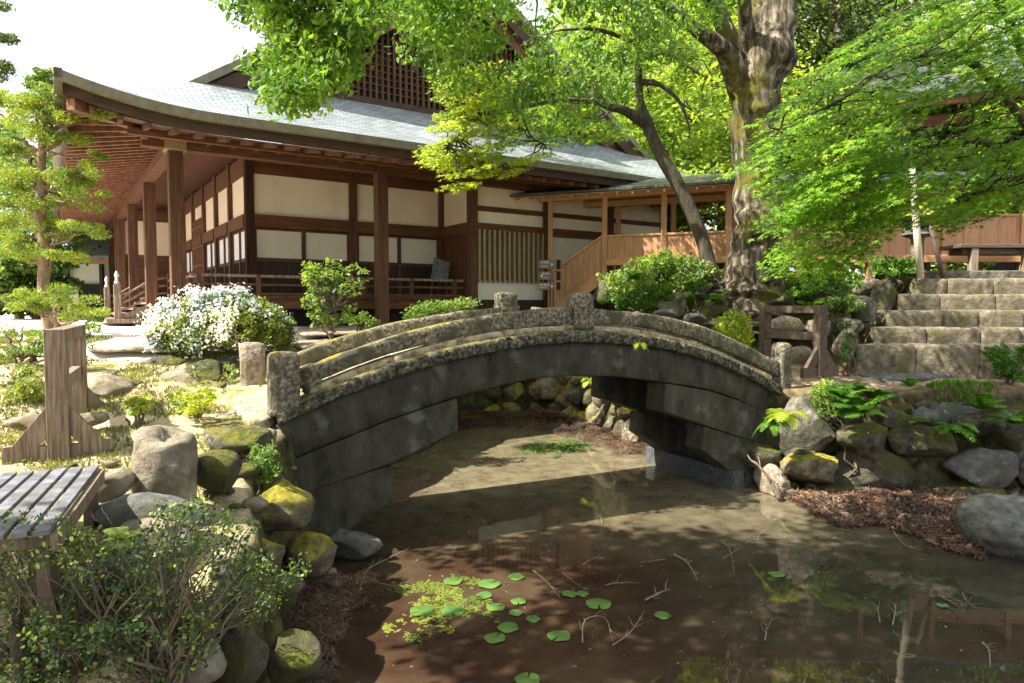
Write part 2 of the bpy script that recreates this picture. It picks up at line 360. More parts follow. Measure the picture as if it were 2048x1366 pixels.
def sag(p0, p1, n=5, lift=.15, jit=.06):
    p0 = A(p0); p1 = A(p1); L = np.linalg.norm(p1 - p0); o = []
    for i in range(n + 1):
        t = i / n; p = p0 + (p1 - p0) * t + A([0, 0, lift * L * math.sin(math.pi * t)])
        if 0 < i < n: p = p + rng.normal(size=3) * jit * L
        o.append(p)
    return o
def twigs_to(mb, nodes, targets, r0=.03, r1=.008, n=5, every=1, lift=.1, sides=5):
    nodes = np.asarray(nodes)
    for i, t in enumerate(targets):
        if i % every: continue
        d = np.linalg.norm(nodes - t, axis=1) + (nodes[:, 2] > t[2] + .3) * .5
        k = nodes[int(np.argmin(d))]
        pts = sag(k, t, n, lift); mb.tube(pts, [r0 + (r1 - r0) * j / n for j in range(n + 1)], sides, caps=False)
def dense(pts, k=6):
    out = []
    for a, b in zip(pts[:-1], pts[1:]):
        for i in range(k): out.append(A(a) + (A(b) - A(a)) * i / k)
    out.append(A(pts[-1])); return np.array(out)
def limb(px, Y, r):
    """limb from (x,y) picture points at distances Y"""
    Ys = Y if hasattr(Y, '__len__') else [Y] * len(px)
    return [P(x, y, yy) for (x, y), yy in zip(px, Ys)], r
def smooth_path(pts, rad, k=4):
    pts = [A(p) for p in pts]; n = len(pts); P2 = []; R2 = []
    for i in range(n - 1):
        p0 = pts[max(i - 1, 0)]; p1 = pts[i]; p2 = pts[i + 1]; p3 = pts[min(i + 2, n - 1)]
        for j in range(k):
            t = j / k
            P2.append(.5 * (2 * p1 + (p2 - p0) * t + (2 * p0 - 5 * p1 + 4 * p2 - p3) * t * t + (3 * p1 - p0 - 3 * p2 + p3) * t ** 3))
            R2.append(rad[i] + (rad[i + 1] - rad[i]) * t)
    P2.append(pts[-1]); R2.append(rad[-1]); return P2, R2

import bmesh
_ico = {}
def ico(sub):
    if sub not in _ico:
        bm = bmesh.new(); bmesh.ops.create_icosphere(bm, subdivisions=sub, radius=1)
        _ico[sub] = (np.array([v.co[:] for v in bm.verts]), [tuple(v.index for v in f.verts) for f in bm.faces]); bm.free()
    return _ico[sub]
def rock_geo(size, seed, sub=4, cuts=9, rough=.05, yaw=0, squareness=0):
    r = np.random.default_rng(seed); V, F = ico(sub); V = V.copy()
    if squareness: V = V / (np.max(np.abs(V), 1, keepdims=True) ** squareness)
    for _ in range(cuts):
        n = r.normal(size=3); n /= np.linalg.norm(n); d = r.uniform(.55, .86)
        s = V @ n; m = s > d; V[m] -= np.outer((s[m] - d) * .93, n)
    off = Vector((seed * 1.7, seed * .3, 0))
    disp = np.array([mnoise.noise(Vector(v) * 1.3 + off) * .16 + mnoise.noise(Vector(v) * 4 + off) * rough + mnoise.noise(Vector(v) * 9 + off) * rough * .6 + mnoise.noise(Vector(v) * 19 + off) * rough * .4 for v in V])
    V = V * (1 + disp)[:, None] * (A(size) / 2)
    return V @ yawm(yaw).T, F
def rock(c, size, seed, mat='rock', label='', cat='rock', name='rock', group=None, sub=4, parent=None, **k):
    V, F = rock_geo(size, seed, sub, **k); c = A(c, float)
    me = bpy.data.meshes.new(name)
    if parent is not None:
        Mi = INV[parent.name]; me.from_pydata([Mi @ Vector(v + c) for v in V], [], F)
    else: me.from_pydata([tuple(v) for v in V], [], F)
    me.shade_smooth(); me.materials.append(M[mat]); me.update()
    o = bpy.data.objects.new(name, me); COL.objects.link(o)
    if parent is None:
        o.location = tuple(c); tag(o, label, cat, group)
    else: o.parent = parent
    return o
def prock(x, y, wpx, hpx, z=None, Y=None, depth=None, **k):
    """boulder seen centred at picture point (x,y), wpx by hpx pixels large, at distance Y"""
    if Y is None: Y = Pz(x, y, z)[1]
    sx = wpx * Y / FPX; dp = depth or sx; Y2 = Y + dp * .3; c = P(x, y, Y2); sx = wpx * Y2 / FPX; sz = hpx * Y2 / FPX
    return rock(c, (sx * 1.06, dp * 1.05, sz * 1.1), **k)

# ------------------------------------------------------------------ terrain
POND = [(-1.6, -6), (-1.62, 3), (-1.6, 5.2), (-2.2, 6.6), (-2.2, 7.8), (-2.7, 9.6), (-2.4, 11.5), (-1.7, 13.5), (-1.3, 15.3), (-1.2, 16.8), (-.2, 17.5), (.8, 17.7), (1.4, 17.3),
        (2.2, 15.2), (2.8, 13.7), (3.0, 12.6), (3.95, 10.85), (4.4, 10.75), (6, 10.7), (9, 10.6), (16, 10.4), (16, -6)]
def seg_dist(X, Y, poly):
    D = np.full(X.shape, 1e9); ins = np.zeros(X.shape, bool); n = len(poly)
    for i in range(n):
        x0, y0 = poly[i]; x1, y1 = poly[(i + 1) % n]; dx, dy = x1 - x0, y1 - y0
        t = np.clip(((X - x0) * dx + (Y - y0) * dy) / (dx * dx + dy * dy), 0, 1)
        D = np.minimum(D, np.hypot(X - x0 - t * dx, Y - y0 - t * dy))
        c = ((y0 > Y) != (y1 > Y)); xx = dx * (Y - y0) / (dy if dy else 1e-9) + x0; ins ^= c & (X < xx)
    return np.where(ins, -D, D)
CP = np.array([
 (-3, 5, 1.38), (-3.8, 5.6, 1.42), (-2.9, 7.2, 1.5), (-3.4, 7.9, 1.62), (-5, 7, 1.55), (-6, 6, 1.5), (-2.6, 4, .95), (-2.2, 5.6, 1.1), (-2.7, 6.3, 1.35), (-3, 3, .75), (-5, 3, 1.0), (-8, 5, 1.7),
 (-5, 8.6, 1.9), (-3.7, 9.3, 1.85), (-7, 9, 2.1), (-4.5, 10.2, 2.2), (-3.1, 11, 2.3), (-8, 11, 2.32), (-6, 11.5, 2.38), (-12, 15, 2.45), (-6, 15, 2.45), (-2, 14.5, 2.4), (-9, 13, 2.43),
 (-20, 20, 2.5), (0, 18.3, 2.45), (-10, 25, 2.45), (-30, 30, 2.5), (0, 25, 2.45), (-30, 0, 2), (-12, 5, 1.9), (-6, -4, 1.0), (-3, -1, .8),
 (4.6, 11.6, 1.5), (6, 11.4, 1.5), (9, 11.5, 1.5), (7, 12.6, 1.55), (9, 12.6, 1.55), (12, 12, 1.5), (4.6, 13, 1.85), (3.6, 13.2, 1.9), (3.5, 14.5, 2.5), (4.8, 14.4, 2.75), (5.6, 13.3, 1.95),
 (2.5, 16.2, 2.4), (3.0, 18.0, 2.75), (3.8, 16.6, 3.1), (5.5, 16, 3.3), (6.6, 14.6, 2.9), (8.4, 15.6, 3.45), (11, 16, 3.5), (15, 17, 3.5), (8, 20, 3.6), (20, 25, 4), (40, 30, 5), (10, 45, 5), (-30, 60, 3), (6, 12.5, 1.6), (1.4, 18.5, 2.45), (2.2, 19.5, 2.5), (2.6, 22, 2.6), (1.0, 21, 2.45)])
def land_raw(X, Y):
    num = np.zeros(X.shape); den = np.zeros(X.shape)
    for x, y, z in CP:
        w_ = 1 / ((X - x) ** 2 + (Y - y) ** 2 + .12) ** 1.7; num += w_ * z; den += w_
    return num / den
def height(X, Y, noise_=True):
    X = np.asarray(X, float); Y = np.asarray(Y, float)
    Z = land_raw(X, Y)
    st = (X > 6.4) & (X < 14); f = np.clip((Y - 12.9) / 2.1, 0, 1)
    Z = np.where(st, np.where((Y > 12.3) & (Y < 15.2), 1.5 + f * 1.6, Z), Z)
    d = seg_dist(X, Y, POND)
    t = np.clip((d + .05) / .42, 0, 1); t = t * t * (3 - 2 * t)
    bott = -.55
    Z = bott + (Z - bott) * t
    return Z
def hz(x, y): return float(height(np.array([x]), np.array([y]))[0])
def on(x, y, dz=0.0): return A([x, y, hz(x, y) + dz])
def ground_px(x, y):
    """world point where the picture ray meets the ground"""
    d = ray(x, y); o = A([0, 0, EYE])
    t = np.linspace(2.5, 40, 1500); pts = o + np.outer(t, d); h = height(pts[:, 0], pts[:, 1]); i = int(np.argmax(pts[:, 2] < h))
    return pts[i] if pts[i][2] < h[i] else pts[-1]
xs = np.concatenate([np.linspace(-90, -12, 27)[:-1], np.linspace(-12, -8, 17)[:-1], np.arange(-8, 13, .11), np.linspace(13, 20, 22), np.linspace(22, 110, 30)])
ys = np.concatenate([np.linspace(-30, 1, 12)[:-1], np.arange(1, 19, .11), np.linspace(19, 30, 34), np.linspace(32, 160, 40)])
GX, GY = np.meshgrid(xs, ys); GZ = height(GX, GY)
nx, ny = len(xs), len(ys)
def _tn(x, y): return mnoise.noise(Vector((x * .9, y * .9, 0))) * .07 + mnoise.noise(Vector((x * 4, y * 4, 3))) * .035
TN = np.array([[_tn(xs[i], ys[j]) if (-12 < xs[i] < 15 and ys[j] < 22) else 0 for i in range(nx)] for j in range(ny)])
FLAT = np.clip((seg_dist(GX, GY, [(-12, 10.6), (-3, 11.3), (-2, 15), (0, 19), (-14, 40), (-30, 30)]) + .3) / .8, .08, 1)
GZ = GZ + TN * FLAT
me = bpy.data.meshes.new('ground')
me.from_pydata(np.stack([GX, GY, GZ], -1).reshape(-1, 3).tolist(), [], [(j * nx + i, j * nx + i + 1, (j + 1) * nx + i + 1, (j + 1) * nx + i) for j in range(ny - 1) for i in range(nx - 1)])
me.shade_smooth()
# cover map: R = gravel court, G = grass, B = litter / bare earth
va = me.color_attributes.new('cover', 'FLOAT_COLOR', 'POINT')
gravel = np.clip((-seg_dist(GX, GY, [(-40, 12.2), (-9, 11.6), (-6.5, 9.9), (-4.9, 9.9), (-4.6, 11.4), (-2.6, 12.2), (-2.4, 15), (-2.2, 17.5), (0, 19.6), (4, 26), (-14, 45), (-60, 45)])) / .25 + .5, 0, 1)
leftbank = np.clip((-1.2 - GX) / .6, 0, 1) * (1 - gravel)
path = np.clip((-seg_dist(GX, GY, [(4.2, 11.3), (15, 11.2), (15, 13.2), (6.2, 13.1), (4.8, 12.9), (4.0, 12.6)])) / .3 + .5, 0, 1)
cov = np.stack([gravel, leftbank, path, np.ones_like(GX)], -1).reshape(-1, 4)
va.data.foreach_set('color', cov.astype(np.float32).ravel())
m, nt, bs = _mat('garden_ground'); L = nt.links.new
at = nt.nodes.new('ShaderNodeAttribute'); at.attribute_name = 'cover'; sp = nt.nodes.new('ShaderNodeSeparateColor'); L(at.outputs['Color'], sp.inputs[0])
tc = nt.nodes.new('ShaderNodeTexCoord')
def NZ(s, d=8):
    n = nt.nodes.new('ShaderNodeTexNoise'); n.inputs['Scale'].default_value = s; n.inputs['Detail'].default_value = d; n.inputs['Roughness'].default_value = .65; L(tc.outputs['Object'], n.inputs['Vector']); return n
def MX(f, a, b):
    x = nt.nodes.new('ShaderNodeMix'); x.data_type = 'RGBA'; L(f, x.inputs[0]); L(a, x.inputs[6]); L(b, x.inputs[7]); return x.outputs[2]
def soft(fac, nz, lo=.4, hi=.6):           # breaks a cover border up with noise
    ad = nt.nodes.new('ShaderNodeMath'); ad.operation = 'MULTIPLY_ADD'; L(nz, ad.inputs[0]); ad.inputs[1].default_value = .7; L(fac, ad.inputs[2])
    mr = nt.nodes.new('ShaderNodeMapRange'); L(ad.outputs[0], mr.inputs[0]); mr.inputs[1].default_value = lo + .35; mr.inputs[2].default_value = hi + .35; return mr.outputs[0]
n1 = NZ(1.6); n2 = NZ(24, 4); n3 = NZ(5)
soil = ramp(nt, [(.35, (.07, .05, .03)), (.5, (.15, .11, .065)), (.65, (.24, .18, .11))]); L(n3.outputs[0], soil.inputs[0])
grav = ramp(nt, [(.3, (.66, .6, .52)), (.7, (.86, .82, .75))]); L(n2.outputs[0], grav.inputs[0])
sand = ramp(nt, [(.3, (.34, .27, .17)), (.7, (.55, .46, .31))]); L(n2.outputs[0], sand.inputs[0])
gras = ramp(nt, [(.34, (.1, .11, .035)), (.5, (.24, .23, .09)), (.64, (.42, .36, .2))]); L(n3.outputs[0], gras.inputs[0])
pth = ramp(nt, [(.35, (.16, .11, .07)), (.5, (.3, .22, .14)), (.65, (.46, .36, .25))]); L(n3.outputs[0], pth.inputs[0])
gsel = ramp(nt, [(.47, (0, 0, 0)), (.56, (1, 1, 1))]); L(n1.outputs[0], gsel.inputs[0])
gr = MX(gsel.outputs[0], sand.outputs[0], gras.outputs[0])
c = MX(soft(sp.outputs[1], n3.outputs[0]), soil.outputs[0], gr)
c = MX(soft(sp.outputs[2], n3.outputs[0]), c, pth.outputs[0])
c = MX(soft(sp.outputs[0], n3.outputs[0]), c, grav.outputs[0])
geo = nt.nodes.new('ShaderNodeNewGeometry'); sn = nt.nodes.new('ShaderNodeSeparateXYZ'); L(geo.outputs['Normal'], sn.inputs[0])
slo = ramp(nt, [(.55, (1, 1, 1)), (.8, (0, 0, 0))]); L(sn.outputs['Z'], slo.inputs[0])
stp = ramp(nt, [(.35, (.028, .022, .013)), (.5, (.065, .055, .028)), (.62, (.1, .1, .035))]); L(n3.outputs[0], stp.inputs[0])
c = MX(slo.outputs[0], c, stp.outputs[0])     # steep banks are bare dark earth with moss
L(c, bs.inputs['Base Color']); bs.inputs['Roughness'].default_value = .95; bs.inputs['Specular IOR Level'].default_value = .1
b = nt.nodes.new('ShaderNodeBump'); b.inputs['Strength'].default_value = .7; b.inputs['Distance'].default_value = .03; n5 = NZ(30); L(n5.outputs[0], b.inputs['Height']); L(b.outputs[0], bs.inputs['Normal'])
me.materials.append(m)
g = bpy.data.objects.new('ground', me); COL.objects.link(g); g['kind'] = 'structure'

# water: murky, brown silt seen through a still surface
m, nt, bs = _mat('murky_pond_water'); L = nt.links.new
tc = nt.nodes.new('ShaderNodeTexCoord')
n1 = NZ(.55); n2 = NZ(3.0); n3 = NZ(40, 3)
mxf = nt.nodes.new('ShaderNodeMath'); mxf.operation = 'MULTIPLY_ADD'; L(n2.outputs[0], mxf.inputs[0]); mxf.inputs[1].default_value = .4; L(n1.outputs[0], mxf.inputs[2])
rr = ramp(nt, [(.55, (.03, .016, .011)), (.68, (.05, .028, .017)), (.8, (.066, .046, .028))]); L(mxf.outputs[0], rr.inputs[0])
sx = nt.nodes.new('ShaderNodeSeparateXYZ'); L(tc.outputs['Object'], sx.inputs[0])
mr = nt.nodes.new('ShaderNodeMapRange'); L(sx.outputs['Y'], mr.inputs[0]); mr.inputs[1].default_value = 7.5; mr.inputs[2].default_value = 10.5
gr2 = ramp(nt, [(.34, (.1, .083, .05)), (.64, (.21, .18, .115))]); L(n2.outputs[0], gr2.inputs[0])  # paler far water puts the sunlight beyond the bridge into the colour
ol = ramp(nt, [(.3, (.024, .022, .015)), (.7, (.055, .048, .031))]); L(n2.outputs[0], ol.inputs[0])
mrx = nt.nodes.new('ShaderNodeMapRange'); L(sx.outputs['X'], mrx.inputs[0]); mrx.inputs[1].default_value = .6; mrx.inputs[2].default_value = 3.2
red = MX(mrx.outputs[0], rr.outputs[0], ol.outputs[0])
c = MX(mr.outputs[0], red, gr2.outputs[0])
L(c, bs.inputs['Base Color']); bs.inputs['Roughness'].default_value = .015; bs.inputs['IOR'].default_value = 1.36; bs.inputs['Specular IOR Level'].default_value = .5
b = nt.nodes.new('ShaderNodeBump'); b.inputs['Strength'].default_value = .05; b.inputs['Distance'].default_value = .02; n4 = NZ(2.2, 3); L(n4.outputs[0], b.inputs['Height']); L(b.outputs[0], bs.inputs['Normal'])
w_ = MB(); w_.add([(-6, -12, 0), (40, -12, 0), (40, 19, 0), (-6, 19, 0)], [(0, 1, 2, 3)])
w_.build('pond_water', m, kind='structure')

# ------------------------------------------------------------------ temple hall
CX, CY, GZ0 = -6.83, 14.0, 2.45
HYAW = math.atan2(.558, .830)
hall = thing('temple_hall', (CX, CY, GZ0), 'large timber temple hall with grey tiled hipped roof, cream panels and open veranda', 'temple', rz=HYAW)
_u = A([math.cos(HYAW), math.sin(HYAW), 0]); _v = A([-math.sin(HYAW), math.cos(HYAW), 0]); _R = np.column_stack([_u, _v, [0, 0, 1]])
def H(a, b, z): return A([CX, CY, GZ0]) + _u * a + _v * b + A([0, 0, z])
def hbox(mb, a0, a1, b0, b1, z0, z1): return mb.box(H((a0 + a1) / 2, (b0 + b1) / 2, (z0 + z1) / 2), (a1 - a0, b1 - b0, z1 - z0), _R)
def hpart(name, mat, *bx, bevel=0, parent=hall, **tg):
    mb = MB()
    for q in bx: hbox(mb, *q)
    return mb.build(name, M[mat], parent, bevel=bevel, **tg)
A1, BX = 16.3, 21.5                         # eave extents along the front and back
DECK = .68
# veranda columns
cols = [(0, 0), (4.45, 0), (0, 4.5), (0, 9), (0, 13.5), (0, 18)]
for a, b in cols:
    pl = hpart('column', 'post', (a - .135, a + .135, b - .135, b + .135, .06, 3.6), bevel=.012)
    rock_p = hpart('column_base', 'granite', (a - .24, a + .24, b - .24, b + .24, -.1, .06), bevel=.02)
# girders over the columns and corner capital
hpart('girder', 'beam', (-.6, 14.6, -.13, .13, 3.6, 3.92), bevel=.01)
hpart('girder', 'beam', (-.125, .125, .14, 19, 3.602, 3.915), bevel=.01)
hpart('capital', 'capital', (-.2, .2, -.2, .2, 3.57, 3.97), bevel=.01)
# walls (plaster and paper panels, posts, rails)
WB = 1.85
def wall_run(fix, s0, s1, posts, front=True, skip_low=()):
    """fix = coordinate of the wall plane; runs along a (front) or b (side)"""
    def bx(s0_, s1_, t0, t1, z0, z1):
        return (s0_, s1_, fix + t0, fix + t1, z0, z1) if front else (fix + t0, fix + t1, s0_, s1_, z0, z1)
    for p in posts: hpart('wall_post', 'post', bx(p - .1, p + .1, -.1, .1, .0, 4.15), bevel=.008)
    for i, (p, q) in enumerate(zip(posts[:-1], posts[1:])):
        hpart('plaster_panel', 'plaster' if front else 'plaster_l', bx(p + .1, q - .1, 0, .06, 2.66, 3.64))
        hpart('wall_head', 'beam', bx(p + .1, q - .1, -.05, .07, 3.64, 4.1))
        hpart('mid_rail', 'beam', bx(p + .1, q - .1, -.13, .07, 2.36, 2.66), bevel=.008)
        if i in skip_low: continue
        mid = (p + q) / 2
        hpart('shoji_panel', 'shoji' if front else 'shoji_l', bx(p + .16, mid - .05, 0, .04, 1.63, 2.34))
        hpart('shoji_panel', 'shoji' if front else 'shoji_l', bx(mid + .05, q - .16, 0, .04, 1.63, 2.34))
        mb = MB(); hbox(mb, *bx(p + .1, p + .16, -.03, .05, .7, 2.36)); hbox(mb, *bx(q - .16, q - .1, -.03, .05, .7, 2.36)); hbox(mb, *bx(mid - .05, mid + .05, -.04, .05, .7, 2.355))
        hbox(mb, *bx(p + .16, q - .16, -.02, .05, 1.55, 1.63)); hbox(mb, *bx(p + .16, q - .16, -.02, .05, 2.3, 2.345)); mb.build('door_frame', M['post'], hall)
        mb = MB(); hbox(mb, *bx(p + .16, q - .16, .01, .05, .7, 1.55))
        s = p + .22
        while s < q - .16: hbox(mb, *bx(s, s + .03, -.015, .01, .7, 1.55)); s += .19
        mb.build('wainscot', M['wains'], hall)
    hpart('ground_sill', 'wains', bx(s0, s1, -.02, .1, .5, .7))
wall_run(WB, WB, 7.1, [WB, 4.44, 7.06])
wall_run(WB, WB, 13.5, [WB, 3.72, 5.58, 7.45, 9.35, 11.3, 13.4], front=False, skip_low=(3,))
# lattice door on the side wall
mb = MB(); hbox(mb, WB - .02, WB + .04, 7.6, 9.2, .7, 3.2); mb.build('lattice_door', M['wains'], hall)
mb = MB()
for k in range(9): hbox(mb, WB - .1, WB - .03, 7.6 + k * .19, 7.66 + k * .19, .7, 3.2)
for z in (1.1, 1.7, 2.3, 2.9): hbox(mb, WB - .115, WB - .05, 7.58, 9.22, z, z + .05)
mb.build('door_lattice', M['rafter'], hall)
# return wall and projecting wing
hpart('plaster_panel', 'plaster_l', (7.1, 7.16, .28, 1.75, 2.66, 3.6)); hpart('mid_rail', 'beam', (7.0, 7.2, .3, 1.75, 2.36, 2.66), bevel=.008)
mb = MB(); hbox(mb, 7.1, 7.16, .28, 1.75, .7, 2.36)
for k in range(8): hbox(mb, 7.075, 7.1, .3 + k * .18, .33 + k * .18, .7, 2.36)
mb.build('board_wall', M['beam'], hall)
hpart('wall_head', 'beam', (7.0, 7.2, .3, 1.75, 3.6, 4.0))
for p in (7.1, 9.52, 11.9, 14.2): hpart('wall_post', 'post', (p - .11, p + .11, .09, .31, 0, 4.0), bevel=.008)
for i, (p, q) in enumerate([(7.21, 9.41), (9.63, 11.79), (12.01, 14.09)]):
    hpart('plaster_panel', 'plaster', (p, q, .2, .26, 3.1, 3.62)); hpart('plaster_panel', 'plaster', (p, q, .2, .26, 2.65, 2.97))
    hpart('wall_head', 'beam', (p, q, .13, .27, 3.62, 3.95)); hpart('tie_rail', 'beam', (p, q, .14, .27, 2.97, 3.1)); hpart('mid_rail', 'beam', (p, q, .11, .27, 2.42, 2.65), bevel=.008)
    hpart('sill_rail', 'beam', (p, q, .11, .27, 1.15, 1.27), bevel=.008)
    if i == 0:
        lw = hpart('lattice_window', 'latback', (p, q, .21, .26, 1.27, 2.42))
        mb = MB(); n = 14
        for k in range(n): s = p + .06 + (q - p - .12) * k / (n - 1); hbox(mb, s - .035, s + .035, .1, .2, 1.08, 2.48)
        mb.build('window_bars', M['lattice'], lw)
        hpart('lower_plaster', 'whitewall', (p, q, .2, .26, .62, 1.15))
    else:
        hpart('shoji_panel', 'shoji', (p, q, .2, .26, 1.27, 2.42)); hpart('wainscot', 'wains', (p, q, .2, .26, .62, 1.15))
    hpart('ground_sill', 'wains', (p, q, .12, .3, 0, .62))
# far projecting entrance bay on the side
for p in (-.1, .85, WB): hpart('wall_post', 'post', (p - .1, p + .1, 13.4, 13.6, 0, 4.1))
for p, q in ((0, .75), (.95, WB - .1)):
    hpart('plaster_panel', 'plaster_l', (p, q, 13.5, 13.56, 2.35, 3.6)); hpart('board_wall', 'beam', (p, q, 13.5, 13.56, .3, 2.35))
hpart('wall_head', 'beam', (-.1, WB, 13.42, 13.6, 3.6, 4.0))
# near-black sheets as the shade under the floor, then deck and beams
hpart('under_floor_shade', 'black', (.9, 7.0, .95, 1.0, -.1, .56), (.9, .95, 1.0, 13.4, -.1, .56))
hpart('veranda_deck', 'post', (.42, 7.0, .42, 1.75, DECK - .06, DECK), (.42, 1.75, 1.76, 13.4, DECK - .06, DECK), bevel=.005)
hpart('deck_beam', 'beam', (.5, 7.0, .5, .64, .38, DECK - .06), (.5, .64, .66, 13.4, .38, DECK - .06))
for a in (1.6, 3.0, 5.9): hpart('floor_strut', 'post', (a - .07, a + .07, .52, .64, 0, .38))
# railing round the veranda
for nm, z, t in (('top_rail', 1.12, .06), ('middle_rail', .93, .05), ('bottom_rail', .72, .06)):
    hpart(nm, 'greywood' if z > 1 else 'beam', (.3, 6.98, .46 - t / 2, .46 + t / 2, z - t / 2, z + t / 2)); hpart(nm, 'greywood' if z > .9 else 'beam', (.46 - t / 2, .46 + t / 2, .52, 4.9, z - t / 2, z + t / 2)); hpart(nm, 'beam', (.46 - t / 2, .46 + t / 2, 9.1, 13.3, z - t / 2, z + t / 2))
for a in (.46, 1.7, 2.95, 4.2, 5.45, 6.7): hpart('rail_post', 'post', (a - .045, a + .045, .415, .505, DECK, 1.15))
for b in (1.6, 2.7, 3.8, 4.85, 9.15, 10.5, 12): hpart('rail_post', 'post', (.415, .505, b - .045, b + .045, DECK, 1.3 if b in (4.85, 9.15) else 1.15))
# entrance stair with curved rails and capped newels
stair = hpart('stair_landing', 'greywood', (-1.0, .5, 4.9, 9.1, 0, .12), bevel=.01)
for i in range(3): hpart('stair_tread', 'greywood', (-.75 + i * .36, -.36 + i * .36, 5.05, 8.95, .2 + i * .15, .26 + i * .15))
for b in (5.0, 8.95):
    mb = MB(); mb.prism([H(-.85, b, .12), H(-.3, b, .12), H(.42, b, .55), H(.42, b, .68), H(-.2, b, .42)], _v * .07); mb.build('stair_stringer', M['greywood'], hall)
    for k, dz in enumerate((.62, .42, .22)):
        mb = MB(); pts = [H(-.72, b + .03, .12 + dz + .0), H(-.45, b + .03, .2 + dz), H(-.1, b + .03, .42 + dz), H(.2, b + .03, .55 + dz), H(.46, b + .03, .58 + dz)]
        p2, r2 = smooth_path(pts, [.032] * 5, 3); mb.tube(p2, r2, 6); mb.build('stair_rail', M['greywood'], hall, smooth=True)
    nw = hpart('newel_post', 'greywood', (-.82, -.66, b - .05, b + .11, .1, 1.02), bevel=.01)
    mb = MB(); c = H(-.74, b + .03, 0); mb.tube([c + A([0, 0, z]) for z in (1.02, 1.08, 1.1, 1.2)], [.055, .07, .04, .04], 10); mb.tube([c + A([0, 0, z]) for z in (1.2, 1.23, 1.29, 1.36)], [.04, .06, .05, .01], 10)
    mb.build('newel_cap', M['silver'], nw, smooth=True)
# ---- roof
def rz_(m): return 3.93 + .36 * m + .06 * m * m if m <= 2.47 else 5.185 + .66 * (m - 2.47)
def lift(a, b):                                  # upward sweep of the eaves near the corners
    def f(t): t = np.clip((2.6 - t) / 2.6, 0, 1); return .36 * t ** 2.2
    da = min(a + 2, A1 - a); db = b + 2
    return float(f(max(da, db)) )
def rpt(a, b, m): return H(a, b, rz_(m) + lift(a, b) * max(0, 1 - m / 3.2))
mR, nt, bs = _mat('grey_tile_roofing'); L = nt.links.new
uvn = nt.nodes.new('ShaderNodeUVMap'); uvn.uv_map = 'UVMap'
mpn = nt.nodes.new('ShaderNodeMapping'); mpn.inputs['Rotation'].default_value = (0, 0, math.radians(0)); L(uvn.outputs[0], mpn.inputs[0])
bt = nt.nodes.new('ShaderNodeTexBrick'); bt.inputs['Scale'].default_value = 1; bt.inputs['Brick Width'].default_value = .26; bt.inputs['Row Height'].default_value = .13; bt.inputs['Mortar Size'].default_value = .012
bt.inputs['Color1'].default_value = (.21, .235, .255, 1); bt.inputs['Color2'].default_value = (.33, .36, .385, 1); bt.inputs['Mortar'].default_value = (.1, .115, .13, 1); bt.inputs['Bias'].default_value = 0
bt.inputs['Mortar Smooth'].default_value = .3
L(mpn.outputs[0], bt.inputs[0])
tc = nt.nodes.new('ShaderNodeTexCoord'); n1 = NZ(.7); n2 = NZ(9)
rv = ramp(nt, [(.34, (.66, .74, .72)), (.62, (1.12, 1.12, 1.12))]); L(n1.outputs[0], rv.inputs[0])
mm = nt.nodes.new('ShaderNodeMix'); mm.data_type = 'RGBA'; mm.blend_type = 'MULTIPLY'; mm.inputs[0].default_value = 1; L(bt.outputs[0], mm.inputs[6]); L(rv.outputs[0], mm.inputs[7])
L(mm.outputs[2], bs.inputs['Base Color']); bs.inputs['Roughness'].default_value = .42; bs.inputs['Specular IOR Level'].default_value = .5
b = nt.nodes.new('ShaderNodeBump'); b.inputs['Strength'].default_value = .6; b.inputs['Distance'].default_value = .02; b.invert = True; L(bt.outputs['Fac'], b.inputs['Height']); L(b.outputs[0], bs.inputs['Normal'])
M['rooftile'] = mR
def roof_patch(name, rows, uvs, thick=.0, mat='rooftile'):
    mb = MB(); n = len(rows[0]); vs = [p for r in rows for p in r]; uv = [q for r in uvs for q in r]; fs = []
    for i in range(len(rows) - 1):
        for j in range(n - 1): a = i * n + j; fs.append((a, a + 1, a + 1 + n, a + n))
    mb.add(vs, fs); mb.uv = uv; return mb.build(name, M[mat], hall, smooth=True)
ms = np.linspace(0, 3.25, 12); rows = []; uvs = []
for mm_ in ms:
    a0, a1 = -2 + mm_, A1 - mm_; aa = a0 + (a1 - a0) * (np.sin(np.linspace(-1, 1, 41) * math.pi / 2) * .5 + .5)
    rows.append([rpt(a, -2 + mm_, mm_) for a in aa]); uvs.append([(a, mm_ * 1.15) for a in aa])
roof_patch('skirt_roof', rows, uvs)
for side in (0, 1):
    rows = []; uvs = []
    for mm_ in list(np.linspace(0, 2.5, 9)) + list(np.linspace(2.51, 9.15, 6)):
        b0 = -2 + mm_ if mm_ <= 2.5 else .45; bb = b0 + (BX - b0) * (np.linspace(0, 1, 30) ** 1.8); a = -2 + mm_ if side == 0 else A1 - mm_
        rows.append([rpt(a, q, mm_) if mm_ <= 2.5 else H(a, q, rz_(mm_)) for q in bb]); uvs.append([(q, mm_ * 1.2) for q in bb])
    roof_patch('side_roof', rows, uvs)
